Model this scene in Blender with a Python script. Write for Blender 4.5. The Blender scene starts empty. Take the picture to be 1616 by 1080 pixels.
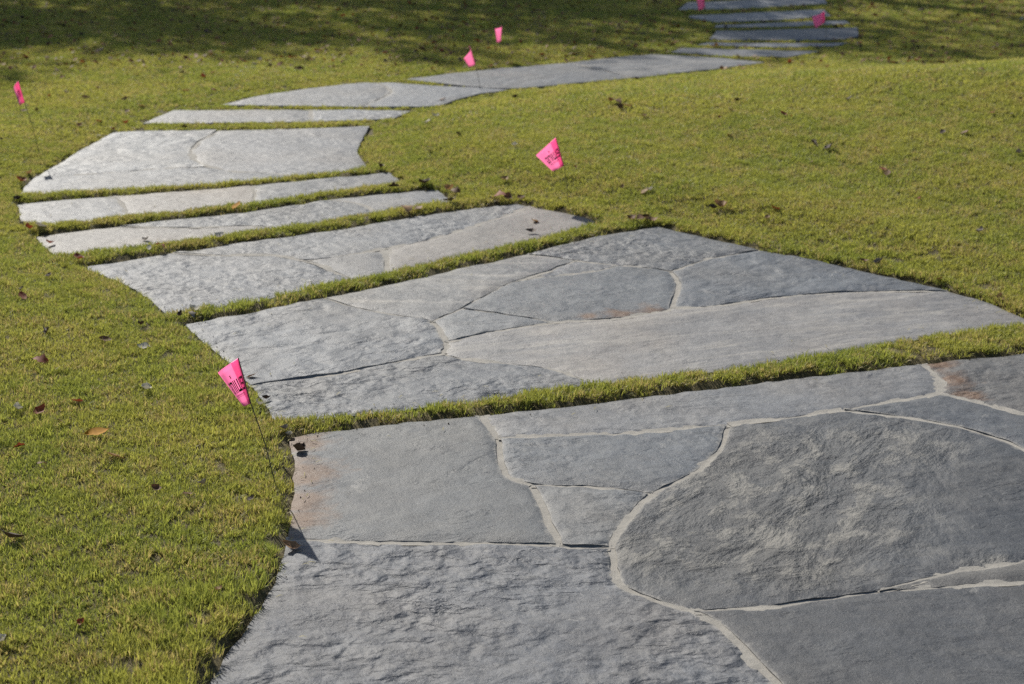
import bpy, bmesh, math, random
import numpy as np
from mathutils import Vector, noise, Matrix
from mathutils.geometry import delaunay_2d_cdt
R = math.radians
scene = bpy.context.scene
C = scene.collection
random.seed(7)

# ------------------------------------------------------------------ camera
CAM_H = 1.45
F_PX = 2600.0                       # focal length in pixels of the 1616-wide photograph
PITCH = math.atan(840.0 / F_PX)     # horizon sits far above the frame
cam_d = bpy.data.cameras.new('camera')
cam = bpy.data.objects.new('camera', cam_d); C.objects.link(cam)
cam.location = (0, 0, CAM_H)
cam.rotation_euler = (math.pi / 2 - PITCH, 0, 0)
cam_d.sensor_width = 36.0
cam_d.lens = F_PX / 1616.0 * 36.0
cam_d.clip_start = 0.05; cam_d.clip_end = 800
cam_d.dof.use_dof = True
cam_d.dof.focus_distance = 3.6
cam_d.dof.aperture_fstop = 6.3
scene.camera = cam

# ------------------------------------------------------------------ light
SUN_EL, SUN_AZ = 36.0, -29.0        # azimuth from straight ahead, negative = left
world = bpy.data.worlds.new('World'); scene.world = world
world.use_nodes = True
wn = world.node_tree.nodes; wl = world.node_tree.links
sky = wn.new('ShaderNodeTexSky'); sky.sky_type = 'NISHITA'; sky.sun_disc = False
sky.sun_elevation = R(SUN_EL); sky.sun_rotation = R(SUN_AZ)
wl.new(sky.outputs[0], wn['Background'].inputs[0])
wn['Background'].inputs[1].default_value = 0.068
sd = bpy.data.lights.new('sun', 'SUN'); sd.energy = 4.4; sd.angle = R(0.53); sd.color = (1.0, 0.95, 0.86)
sun = bpy.data.objects.new('sun', sd); C.objects.link(sun)
sdir = Vector((math.sin(R(SUN_AZ)) * math.cos(R(SUN_EL)), math.cos(R(SUN_AZ)) * math.cos(R(SUN_EL)), math.sin(R(SUN_EL))))
sun.rotation_euler = sdir.to_track_quat('Z', 'Y').to_euler()
sun.location = sdir * 60
vs = scene.view_settings
vs.view_transform = 'Standard'; vs.look = 'None'; vs.exposure = 0.4; vs.gamma = 1.0
vs.use_curve_mapping = False
scene.render.engine = 'CYCLES'
scene.cycles.use_denoising = False
scene.cycles.max_bounces = 4; scene.cycles.diffuse_bounces = 2; scene.cycles.glossy_bounces = 2; scene.cycles.transmission_bounces = 3

# ------------------------------------------------------------------ picture point -> ground
cp, sp = math.cos(PITCH), math.sin(PITCH)
def ray(px, py):
    u = (px - 808.0) / F_PX; v = (540.0 - py) / F_PX
    return Vector((u, cp + v * sp, -sp + v * cp))
def at(px, py, z=0.0):
    d = ray(px, py); t = (z - CAM_H) / d.z
    return Vector((d.x * t, d.y * t, z))

# ------------------------------------------------------------------ helpers
def link(o, parent=None):
    C.objects.link(o)
    if parent: o.parent = parent
    return o
def mesh_obj(name, verts, faces, mat, parent=None, smooth=False):
    me = bpy.data.meshes.new(name)
    me.from_pydata([tuple(v) for v in verts], [], faces); me.update()
    if mat: me.materials.append(mat)
    if smooth: me.polygons.foreach_set('use_smooth', [True] * len(me.polygons))
    return link(bpy.data.objects.new(name, me), parent)
def tag(o, label=None, cat=None, group=None, kind=None):
    if label: o['label'] = label
    if cat: o['category'] = cat
    if group: o['group'] = group
    if kind: o['kind'] = kind
    return o
def empty(name, loc):
    o = bpy.data.objects.new(name, None); o.empty_display_size = 0.05; o.location = loc
    return link(o)

class NT:
    def __init__(s, name):
        s.m = bpy.data.materials.new(name); s.m.use_nodes = True
        s.t = s.m.node_tree; s.t.nodes.clear()
        s.out = s.n('ShaderNodeOutputMaterial')
    def n(s, typ, **kw):
        nd = s.t.nodes.new(typ)
        for k, v in kw.items(): setattr(nd, k, v)
        return nd
    def l(s, a, b): s.t.links.new(a, b)
    def noise(s, vec, scale, detail=4, rough=0.55, dist=0.0):
        n = s.n('ShaderNodeTexNoise')
        n.inputs['Scale'].default_value = scale; n.inputs['Detail'].default_value = detail
        n.inputs['Roughness'].default_value = rough; n.inputs['Distortion'].default_value = dist
        if vec is not None: s.l(vec, n.inputs['Vector'])
        return n.outputs['Fac']
    def ramp(s, fac, stops, interp='LINEAR'):
        r = s.n('ShaderNodeValToRGB'); r.color_ramp.interpolation = interp
        e = r.color_ramp.elements
        while len(e) < len(stops): e.new(0.5)
        for i, (p, c) in enumerate(stops):
            e[i].position = p
            e[i].color = (c, c, c, 1) if isinstance(c, (int, float)) else (*c, 1)
        s.l(fac, r.inputs[0]); return r.outputs[0]
    def mix(s, fac, a, b, typ='MIX'):
        m = s.n('ShaderNodeMix', data_type='RGBA', blend_type=typ)
        for sock, v in ((m.inputs[0], fac), (m.inputs[6], a), (m.inputs[7], b)):
            if hasattr(v, 'links'): s.l(v, sock)
            elif isinstance(v, (int, float)): sock.default_value = v
            else: sock.default_value = (*v, 1)
        return m.outputs[2]
    def math(s, op, a, b=0.0, clamp=False):
        m = s.n('ShaderNodeMath', operation=op, use_clamp=clamp)
        for sock, v in ((m.inputs[0], a), (m.inputs[1], b)):
            if hasattr(v, 'links'): s.l(v, sock)
            else: sock.default_value = v
        return m.outputs[0]
    def bump(s, h, dist, strength=1.0, prev=None):
        b = s.n('ShaderNodeBump'); b.inputs['Distance'].default_value = dist
        if hasattr(strength, 'links'): s.l(strength, b.inputs['Strength'])
        else: b.inputs['Strength'].default_value = strength
        s.l(h, b.inputs['Height'])
        if prev is not None: s.l(prev, b.inputs['Normal'])
        return b.outputs[0]

def simple_mat(name, col, rough=0.7, trans=0.0, var=0.0, scale=60):
    t = NT(name); b = t.n('ShaderNodeBsdfPrincipled')
    b.inputs['Roughness'].default_value = rough
    if var:
        g = t.n('ShaderNodeNewGeometry')
        nz = t.noise(g.outputs['Position'], scale, 3)
        c = t.mix(t.math('MULTIPLY', nz, 1.0), tuple(x * (1 - var) for x in col), tuple(min(1, x * (1 + var)) for x in col))
        t.l(c, b.inputs['Base Color'])
    else:
        b.inputs['Base Color'].default_value = (*col, 1)
    if trans:
        tr = t.n('ShaderNodeBsdfTranslucent'); tr.inputs[0].default_value = (*col, 1)
        mx = t.n('ShaderNodeMixShader'); mx.inputs[0].default_value = trans
        t.l(b.outputs[0], mx.inputs[1]); t.l(tr.outputs[0], mx.inputs[2]); t.l(mx.outputs[0], t.out.inputs[0])
    else:
        t.l(b.outputs[0], t.out.inputs[0])
    return t.m

# ------------------------------------------------------------------ stone material
# object colour: rgb = the stone's own colour, alpha = how strongly its face is riven
def stone_material():
    t = NT('flagstone')
    geo = t.n('ShaderNodeNewGeometry'); inf = t.n('ShaderNodeObjectInfo')
    rnd = inf.outputs['Random']
    cmb = t.n('ShaderNodeCombineXYZ')
    t.l(t.math('MULTIPLY', rnd, 37.0), cmb.inputs[0]); t.l(t.math('MULTIPLY', rnd, 91.0), cmb.inputs[1])
    rot = t.n('ShaderNodeVectorRotate', rotation_type='Z_AXIS')
    t.l(geo.outputs['Position'], rot.inputs['Vector'])
    t.l(t.math('MULTIPLY', t.math('SUBTRACT', rnd, 0.65), 0.9), rot.inputs['Angle'])
    add = t.n('ShaderNodeVectorMath', operation='ADD'); t.l(rot.outputs[0], add.inputs[0]); t.l(cmb.outputs[0], add.inputs[1])
    def stretch(v):
        m = t.n('ShaderNodeVectorMath', operation='MULTIPLY'); m.inputs[1].default_value = (v, 1.0, 1.0); t.l(add.outputs[0], m.inputs[0]); return m.outputs[0]
    S = stretch(0.85); P = add.outputs[0]; S2 = stretch(0.16); S3 = stretch(0.4)
    riv = inf.outputs['Alpha']
    # colour: clouding, grain, dust
    c = inf.outputs['Color']
    big = t.noise(P, 4.0, 6, 0.62)
    c = t.mix(0.9, c, t.ramp(big, [(0.28, (0.66, 0.67, 0.70)), (0.72, (1.24, 1.22, 1.19))]), 'MULTIPLY')
    hue = t.noise(P, 2.3, 4, 0.6)
    c = t.mix(t.ramp(hue, [(0.45, 0.0), (0.70, 0.5)]), c, t.mix(1.0, c, (1.2, 1.04, 0.86), 'MULTIPLY'))
    mid = t.noise(S, 34, 7, 0.75)
    c = t.mix(0.9, c, t.ramp(mid, [(0.25, 0.66), (0.75, 1.30)]), 'MULTIPLY')
    grain = t.noise(P, 210, 5, 0.8)
    c = t.mix(0.95, c, t.ramp(grain, [(0.25, 0.50), (0.5, 1.0), (0.75, 1.55)]), 'MULTIPLY')
    strk = t.noise(S2, 17, 7, 0.66, 0.6)
    stn = t.n('ShaderNodeAttribute', attribute_name='streak')
    c = t.mix(t.math('MULTIPLY', t.ramp(strk, [(0.48, 0.0), (0.70, 0.7)]), stn.outputs['Fac']), c, (0.37, 0.345, 0.305))
    pa = t.n('ShaderNodeAttribute', attribute_name='pale')
    dg = t.n('ShaderNodeVectorRotate', rotation_type='Z_AXIS'); dg.inputs['Angle'].default_value = 0.75; t.l(P, dg.inputs['Vector'])
    dgs = t.n('ShaderNodeVectorMath', operation='MULTIPLY'); dgs.inputs[1].default_value = (1.0, 0.55, 1.0); t.l(dg.outputs[0], dgs.inputs[0])
    pn = t.noise(dgs.outputs[0], 16, 9, 0.70, 0.25)
    palem = t.math('MULTIPLY', pa.outputs['Fac'], t.ramp(pn, [(0.50, 0.0), (0.54, 0.55), (0.62, 1.0)]))
    c = t.mix(t.math('MULTIPLY', pa.outputs['Fac'], 0.25), c, (0.15, 0.142, 0.13))
    c = t.mix(t.math('MULTIPLY', palem, 0.62), c, t.mix(grain, (0.20, 0.19, 0.165), (0.40, 0.375, 0.33)))
    # mineral scuffs
    sc = t.ramp(t.noise(S, 7, 9, 0.78, 1.0), [(0.63, 0.0), (0.67, 0.45)])
    c = t.mix(sc, c, (0.31, 0.30, 0.28))
    ru = t.n('ShaderNodeAttribute', attribute_name='rust')
    rn = t.noise(S, 15, 8, 0.72, 0.6)
    rm = t.math('MULTIPLY', t.math('SUBTRACT', t.math('ADD', t.math('MULTIPLY', ru.outputs['Fac'], .8), t.math('MULTIPLY', rn, 1.6)), 0.86), 2.0, True)
    rm = t.math('MULTIPLY', rm, t.math('GREATER_THAN', ru.outputs['Fac'], 0.03))
    rc = t.mix(t.noise(P, 26, 6, 0.7), (0.10, 0.055, 0.032), (0.19, 0.112, 0.065))
    c = t.mix(t.math('MULTIPLY', rm, 0.9), c, rc)
    # mortar dust smeared along the joints
    du = t.n('ShaderNodeAttribute', attribute_name='dust')
    dm = t.math('MULTIPLY', t.math('SUBTRACT', t.math('ADD', du.outputs['Fac'], t.noise(P, 40, 6, 0.7)), 0.95), 2.2, True)
    c = t.mix(t.math('MULTIPLY', dm, 0.75), c, (0.33, 0.31, 0.275))
    psc = t.n('ShaderNodeVectorMath', operation='SCALE'); t.l(S, psc.inputs[0]); t.l(t.math('ADD', 0.75, t.math('MULTIPLY', rnd, 0.7)), psc.inputs['Scale'])
    SR = psc.outputs[0]
    # relief: hammered hollows, small ripples, split ledges, grit
    dim = t.noise(SR, 17, 2, 0.42, 0.25)
    dim2 = t.noise(SR, 46, 4, 0.6, 0.4)
    amp = t.ramp(t.noise(P, 3.2, 3), [(0.38, 0.22), (0.62, 1.0)])
    riv = t.math('MULTIPLY', riv, amp)
    led = t.noise(S3, 8.0, 6, 0.62, 0.5)
    ledge = t.ramp(led, [(0.0, 0.0), (0.42, 0.0), (0.45, 0.35), (0.53, 0.38), (0.558, 0.72), (0.62, 0.75), (0.645, 1.0)])
    lk = t.ramp(t.noise(P, 5.0, 3), [(0.48, 0.0), (0.56, 1.0)])
    nb = t.bump(grain, 0.0035, 0.5)
    rg = t.noise(dgs.outputs[0], 6.5, 5, 0.55, 0.4)
    nb = t.bump(rg, 0.10, t.math('MULTIPLY', t.math('ADD', pa.outputs['Fac'], 0.06, True), 0.7), nb)
    nb = t.bump(pn, 0.055, t.math('MULTIPLY', t.math('ADD', pa.outputs['Fac'], 0.1, True), 0.55), nb)
    nb = t.bump(ledge, 0.011, t.math('MULTIPLY', t.math('ADD', 0.3, t.math('MULTIPLY', riv, 0.7)), lk), nb)
    nb = t.bump(dim2, 0.007, t.math('ADD', 0.16, t.math('MULTIPLY', riv, 0.8), True), nb)
    nb = t.bump(dim, 0.034, t.math('ADD', 0.10, t.math('MULTIPLY', riv, 0.85), True), nb)
    b = t.n('ShaderNodeBsdfPrincipled')
    t.l(c, b.inputs['Base Color']); t.l(nb, b.inputs['Normal'])
    t.l(t.ramp(mid, [(0.2, 0.42), (0.8, 0.66)]), b.inputs['Roughness'])
    b.inputs['Specular IOR Level'].default_value = 0.33
    t.l(b.outputs[0], t.out.inputs[0])
    return t.m
M_STONE = stone_material()

def mortar_material():
    t = NT('sandy_mortar'); g = t.n('ShaderNodeNewGeometry'); P = g.outputs['Position']
    a = t.noise(P, 22, 5, 0.6); f = t.noise(P, 600, 3, 0.7)
    c = t.mix(a, (0.255, 0.238, 0.207), (0.395, 0.372, 0.33))
    c = t.mix(0.8, c, t.ramp(f, [(0.2, 0.6), (0.8, 1.3)]), 'MULTIPLY')
    b = t.n('ShaderNodeBsdfPrincipled'); b.inputs['Roughness'].default_value = 0.9
    t.l(c, b.inputs['Base Color']); t.l(t.bump(f, 0.002, 0.6, t.bump(a, 0.01, 0.5)), b.inputs['Normal'])
    t.l(b.outputs[0], t.out.inputs[0]); return t.m
M_MORTAR = mortar_material()

def soil_material():
    t = NT('lawn_soil'); g = t.n('ShaderNodeNewGeometry'); P = g.outputs['Position']
    a = t.noise(P, 1.6, 5, 0.6); f = t.noise(P, 90, 6, 0.7)
    c = t.mix(t.ramp(f, [(0.35, 0), (0.65, 1)]), (0.06, 0.048, 0.022), (0.17, 0.14, 0.06))
    far = t.mix(a, (0.07, 0.085, 0.022), (0.10, 0.105, 0.03))
    sx = t.n('ShaderNodeSeparateXYZ'); t.l(P, sx.inputs[0])
    ln = t.n('ShaderNodeVectorMath', operation='LENGTH'); t.l(P, ln.inputs[0])
    c = t.mix(t.ramp(t.math('DIVIDE', ln.outputs['Value'], 40.0), [(0.42, 0), (0.5, 1)]), c, far)
    b = t.n('ShaderNodeBsdfPrincipled'); b.inputs['Roughness'].default_value = 0.95
    t.l(c, b.inputs['Base Color']); t.l(t.bump(f, 0.015, 0.8), b.inputs['Normal'])
    t.l(b.outputs[0], t.out.inputs[0]); return t.m
M_SOIL = soil_material()

def grass_material():
    t = NT('lawn_grass'); g = t.n('ShaderNodeNewGeometry'); P = g.outputs['Position']
    at_ = t.n('ShaderNodeAttribute', attribute_name='blade')      # r: random, g: height along the blade, b: straw
    sep = t.n('ShaderNodeSeparateColor'); t.l(at_.outputs['Color'], sep.inputs[0])
    rnd, hgt, straw = sep.outputs[0], sep.outputs[1], sep.outputs[2]
    flat = t.n('ShaderNodeVectorMath', operation='MULTIPLY'); flat.inputs[1].default_value = (1, 1, 0.2); t.l(P, flat.inputs[0])
    p1 = t.noise(flat.outputs[0], 1.5, 3, 0.6); p2 = t.noise(flat.outputs[0], 7.5, 4, 0.6)
    green = t.mix(rnd, (0.228, 0.275, 0.064), (0.465, 0.475, 0.125))
    green = t.mix(t.ramp(p1, [(0.40, 0.0), (0.60, 1.0)]), green, t.mix(rnd, (0.345, 0.345, 0.08), (0.53, 0.505, 0.15)))
    drym = t.math('MULTIPLY', t.ramp(p2, [(0.40, 0.25), (0.62, 1.0)]), 1.0)
    isdry = t.math('GREATER_THAN', t.math('MULTIPLY', drym, straw), 0.52)
    dry = t.mix(rnd, (0.42, 0.33, 0.14), (0.60, 0.50, 0.25))
    c = t.mix(isdry, green, dry)
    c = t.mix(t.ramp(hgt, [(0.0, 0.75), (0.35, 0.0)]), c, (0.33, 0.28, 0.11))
    b = t.n('ShaderNodeBsdfPrincipled'); b.inputs['Roughness'].default_value = 0.5
    b.inputs['Specular IOR Level'].default_value = 0.2
    t.l(c, b.inputs['Base Color'])
    tr = t.n('ShaderNodeBsdfTranslucent')
    t.l(t.mix(1.0, c, (1.1, 1.1, 0.8), 'MULTIPLY'), tr.inputs[0])
    mx = t.n('ShaderNodeMixShader'); mx.inputs[0].default_value = 0.45
    t.l(b.outputs[0], mx.inputs[1]); t.l(tr.outputs[0], mx.inputs[2]); t.l(mx.outputs[0], t.out.inputs[0])
    return t.m
M_GRASS = grass_material()

# ------------------------------------------------------------------ path layout (points read off the picture, laid on the ground)
# e = {edge: (points, half joint width in metres, kind)}; kind 'f' = front edge, seen over the tops of the grass in front of it
def catmull(pts, sub=4):
    if len(pts) < 3: return [Vector(p) for p in pts]
    P = [Vector(p) for p in pts]; out = []
    for i in range(len(P) - 1):
        p0 = P[i - 1] if i else P[i] * 2 - P[i + 1]
        p1, p2 = P[i], P[i + 1]
        p3 = P[i + 2] if i + 2 < len(P) else P[i + 1] * 2 - P[i]
        for k in range(sub):
            s = k / sub
            out.append(0.5 * ((2 * p1) + (p2 - p0) * s + (2 * p0 - 5 * p1 + 4 * p2 - p3) * s * s + (3 * p1 - p0 - 3 * p2 + p3) * s ** 3))
    out.append(P[-1]); return out

def to_world(pts, kind):
    zf = 0.022 if kind == 'f' else 0.0
    w = []
    for i, (x, y) in enumerate(pts):
        z = zf
        if kind == 'f':
            z = 0.025 if y > 492 else (0.014 if y > 306 else (0.006 if y > 130 else 0.004))
        p = at(x, y, z); w.append(Vector((p.x, p.y)))
    return w
def jitter(p, amp):
    n = noise.noise_vector(Vector((p.x * 9.0, p.y * 9.0, 3.1))) + 0.8 * noise.noise_vector(Vector((p.x * 33.0, p.y * 33.0, 7.7)))
    return Vector((p.x + n.x * amp, p.y + n.y * amp))
def resample(w, step):
    out = []
    for a, b in zip(w[:-1], w[1:]):
        n = max(1, int(round((b - a).length / step)))
        for k in range(n): out.append(a.lerp(b, k / n))
    out.append(w[-1]); return out

w_ = 0.0039   # outer rim
def build_edges(spec, step, amp=0.006):
    res = {}
    nodes = {}
    # nodes shared by a front edge and other edges must agree: the front edge wins
    for nm, v in spec.items():
        pts, hw = v[0], v[1]; kind = v[2] if len(v) > 2 else ''
        if kind == 'f':
            w = to_world(pts, kind); nodes[pts[0]] = w[0]; nodes[pts[-1]] = w[-1]
    for nm, v in spec.items():
        pts, hw = v[0], v[1]; kind = v[2] if len(v) > 2 else ''
        w = to_world(pts, kind)
        w[0] = nodes.get(pts[0], w[0]); w[-1] = nodes.get(pts[-1], w[-1])
        w = resample(w if len(spec) == 2 else catmull(w), step)
        res[nm] = ([jitter(p, amp) for p in w], hw if hw == w_ else (.0052 if hw <= .004 else .003 + (hw - .003) * .72))
    return res
def loop_from(edges, names):
    pts, offs = [], []
    for nm in names:
        w, hw = edges[nm.lstrip('-')]
        w = list(reversed(w)) if nm.startswith('-') else w
        pts += w[:-1]; offs += [hw] * (len(w) - 1)
    # drop near-coincident points
    P, O = [], []
    for p, o in zip(pts, offs):
        if P and (p - P[-1]).length < 0.004: continue
        P.append(p); O.append(o)
    if (P[0] - P[-1]).length < 0.004: P.pop(); O.pop()
    area = sum(P[i - 1].x * P[i].y - P[i].x * P[i - 1].y for i in range(len(P)))
    if area < 0:
        P.reverse(); O.reverse(); O = O[1:] + O[:1]
    return P, O
def inset(P, O):
    n = len(P); out = []
    for i in range(n):
        a, p, b = P[i - 1], P[i], P[(i + 1) % n]
        d1 = (p - a).normalized(); d2 = (b - p).normalized()
        n1 = Vector((-d1.y, d1.x)); n2 = Vector((-d2.y, d2.x))
        o1, o2 = O[i - 1], O[i]
        den = 1 + n1.dot(n2)
        if den < 0.35: q = p + (n1 * o1 + n2 * o2) * 0.8
        else:
            m = (n1 + n2) / den
            q = p + m * (o1 + o2) * 0.5
        out.append(q)
    return out
def inside(P, x, y):
    c = False; n = len(P)
    for i in range(n):
        a, b = P[i - 1], P[i]
        if (a.y > y) != (b.y > y) and x < (b.x - a.x) * (y - a.y) / (b.y - a.y) + a.x: c = not c
    return c
def sheet(P, s, rng):
    """constrained triangulation of an outline with a jittered grid inside"""
    n = len(P); A = np.array([(p.x, p.y) for p in P]); B = np.roll(A, -1, 0)
    x0, y0 = A.min(0); x1, y1 = A.max(0)
    gx, gy = np.meshgrid(np.arange(x0, x1, s), np.arange(y0, y1, s))
    g = np.stack([gx.ravel(), gy.ravel()], 1) + rng.uniform(-0.3 * s, 0.3 * s, (gx.size, 2))
    ins = np.zeros(len(g), bool); dist = np.full(len(g), 1e9)
    for a, b in zip(A, B):
        c = ((a[1] > g[:, 1]) != (b[1] > g[:, 1]))
        with np.errstate(divide='ignore', invalid='ignore'):
            xx = (b[0] - a[0]) * (g[:, 1] - a[1]) / (b[1] - a[1]) + a[0]
        ins ^= c & (g[:, 0] < xx)
        ab = b - a; L = ab @ ab + 1e-12
        t = np.clip(((g - a) @ ab) / L, 0, 1)
        dist = np.minimum(dist, np.hypot(*(g - a - t[:, None] * ab).T))
    g = g[ins & (dist > 0.45 * s)]
    vin = [Vector(p) for p in A] + [Vector(p) for p in g]
    ed = [(i, (i + 1) % n) for i in range(n)]
    vo, eo, fo, ov, oe, of = delaunay_2d_cdt(vin, ed, [list(range(n))], 1, 1e-6)
    isb = [(min(o) if min(o) < n else -1) if o else 0 for o in ov]
    return vo, fo, isb
def prism(name, P, s, zf, depth, mat, parent, org, rng, attrs=None, O=None):
    vo, fo, isb = sheet(P, s, rng)
    V = [(v.x - org.x, v.y - org.y, zf(v.x, v.y, b >= 0)) for v, b in zip(vo, isb)]
    F = []
    for f in fo:
        a, b, c = (vo[i] for i in f[:3])
        F.append(tuple(f) if (b - a).cross(c - a) > 0 else tuple(reversed(f)))
    ntop = len(F); base = len(V); n = len(P)
    for p in P: V.append((p.x - org.x, p.y - org.y, zf(p.x, p.y, True)))
    for p in P: V.append((p.x - org.x, p.y - org.y, -depth))
    for i in range(n):
        j = (i + 1) % n
        F.append((base + i, base + n + i, base + n + j, base + j))
    o = mesh_obj(name, V, F, mat, parent)
    o.data.polygons.foreach_set('use_smooth', [i < ntop for i in range(len(F))])
    if O:
        dv = [0.0 if b < 0 else (0.0 if O[b] == w_ and O[b - 1] == w_ else (.75 if O[b] > .0055 else .55)) for b in isb] + [0.0] * (2 * n)
        at_ = o.data.attributes.new('dust', 'FLOAT', 'POINT'); at_.data.foreach_set('value', dv)
    if attrs:
        for nm, fn in attrs.items():
            at_ = o.data.attributes.new(nm, 'FLOAT', 'POINT')
            at_.data.foreach_set('value', [fn(v[0] + org.x, v[1] + org.y) for v in V])
    return o

# stone colours (linear): blue-grey, mid grey, warm grey, tan, dark
BLUE = (0.150, 0.163, 0.180); GREY = (0.170, 0.178, 0.185); WARM = (0.225, 0.212, 0.195)
TAN = (0.285, 0.245, 0.205); DARK = (0.078, 0.084, 0.092); LIGHT = (0.215, 0.222, 0.228); PLANK = (0.255, 0.248, 0.238)

w_ = 0.0039   # outer rim
SLABS = []
# nearest slab, ten stones
SLABS.append(dict(label='large nearest flagstone slab filling the lower right, dark rounded stone at its middle', step=0.03, res=0.022, edges={
 't1': ([(455, 690), (520, 679), (640, 665), (760, 654)], w_), 't2': ([(760, 654), (900, 638), (1050, 620), (1160, 607), (1300, 590), (1452, 572)], w_),
 't3': ([(1452, 572), (1616, 556), (1850, 534)], w_),
 'ab': ([(760, 654), (772, 672), (786, 689)], .011), 'ae': ([(786, 689), (790, 722), (803, 750), (838, 763)], .010),
 'af': ([(838, 763), (862, 810), (882, 858)], .011), 'be': ([(786, 689), (950, 684), (1152, 669)], .004),
 'bg': ([(1152, 669), (1250, 656), (1332, 645)], .004), 'bd': ([(1332, 645), (1400, 633), (1481, 620)], .004),
 'bc': ([(1452, 572), (1478, 590), (1484, 605), (1481, 620)], .008), 'cd': ([(1481, 620), (1545, 634), (1616, 652), (1850, 712)], .006),
 'dg': ([(1332, 645), (1400, 654), (1490, 667), (1570, 688), (1605, 702), (1660, 735), (1850, 845)], .008),
 'eg': ([(1152, 669), (1140, 700), (1105, 738), (1060, 762), (1030, 777)], .008), 'ef': ([(838, 763), (900, 765), (970, 770), (1030, 777)], .006),
 'fg': ([(1030, 777), (1000, 806), (975, 838), (964, 862)], .010), 'aj': ([(452, 851), (600, 853), (750, 856), (882, 858)], .004),
 'fj': ([(882, 858), (964, 862)], .005), 'gj': ([(964, 862), (968, 893), (985, 925), (1035, 946), (1095, 962)], .010),
 'gi': ([(1095, 962), (1180, 957), (1290, 945), (1385, 931)], .006), 'gh': ([(1385, 931), (1450, 912), (1540, 896), (1616, 884), (1850, 843)], .005),
 'hi': ([(1385, 931), (1480, 926), (1616, 915), (1850, 894)], .005), 'ji': ([(1095, 962), (1130, 980), (1170, 1020), (1225, 1075), (1300, 1160), (1390, 1300)], .011),
 'l1': ([(455, 690), (462, 740), (458, 800), (452, 851)], w_), 'l2': ([(452, 851), (430, 915), (388, 985), (340, 1055), (300, 1120), (230, 1300)], w_),
 'b1': ([(230, 1300), (1390, 1300)], w_), 'b2': ([(1390, 1300), (1850, 1300)], w_),
 'r1': ([(1850, 534), (1850, 712)], w_), 'r2': ([(1850, 712), (1850, 845)], w_),
 'r4': ([(1850, 843), (1850, 894)], w_), 'r5': ([(1850, 894), (1850, 1300)], w_)},
 outline=['t1', 't2', 't3', 'R', '-b2', '-b1', '-l2', '-l1'],
 stones=[(['t1', 'ab', 'ae', 'af', '-aj', '-l1'], (0.165, 0.175, 0.180), .16, 'blue-grey flagstone with a rusty brown edge', {'rust': [((472, 698), .045), ((474, 745), .06), ((468, 790), .052), ((474, 822), .035)]}),
  (['t2', 'bc', '-bd', '-bg', '-be', '-ab'], LIGHT, .30, None, {}),
  (['t3', 'r1', '-cd', '-bc'], (0.165, 0.165, 0.162), .75, 'grey flagstone with orange rust streaks', {'rust': [((1485, 576), .032), ((1506, 600), .034), ((1528, 622), .03)]}),
  (['bd', 'cd', 'r2', '-dg'], (0.12, 0.131, 0.145), .2, None, {}),
  (['be', 'eg', '-ef', '-ae'], (0.15, 0.163, 0.176), .35, None, {}),
  (['ef', 'fg', '-fj', '-af'], (0.175, 0.185, 0.192), .4, None, {}),
  (['bg', 'dg', 'r3x', '-gh', '-gi', '-gj', '-fg', '-eg'], DARK, .22, 'dark rounded flagstone with pale buff patches', {'pale': [((1150, 790), .16), ((1250, 720), .15), ((1250, 790), .16), ((1310, 810), .15), ((1420, 700), .12), ((1060, 870), .12), ((1270, 900), .08), ((1200, 850), .12), ((1560, 890), .05)]}),
  (['gh', 'r4', '-hi'], (0.165, 0.158, 0.145), .05, None, {}),
  (['gi', 'hi', 'r5', '-b2', '-ji'], (0.094, 0.099, 0.106), .15, None, {}),
  (['aj', 'fj', 'gj', 'ji', '-b1', '-l2'], (0.152, 0.159, 0.170), 1.0, None, {})]))
SLABS[0]['edges']['R'] = ([(1850, 534), (1850, 1300)], w_)
SLABS[0]['edges']['r3x'] = ([(1850, 845), (1850, 843)], w_)
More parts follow.
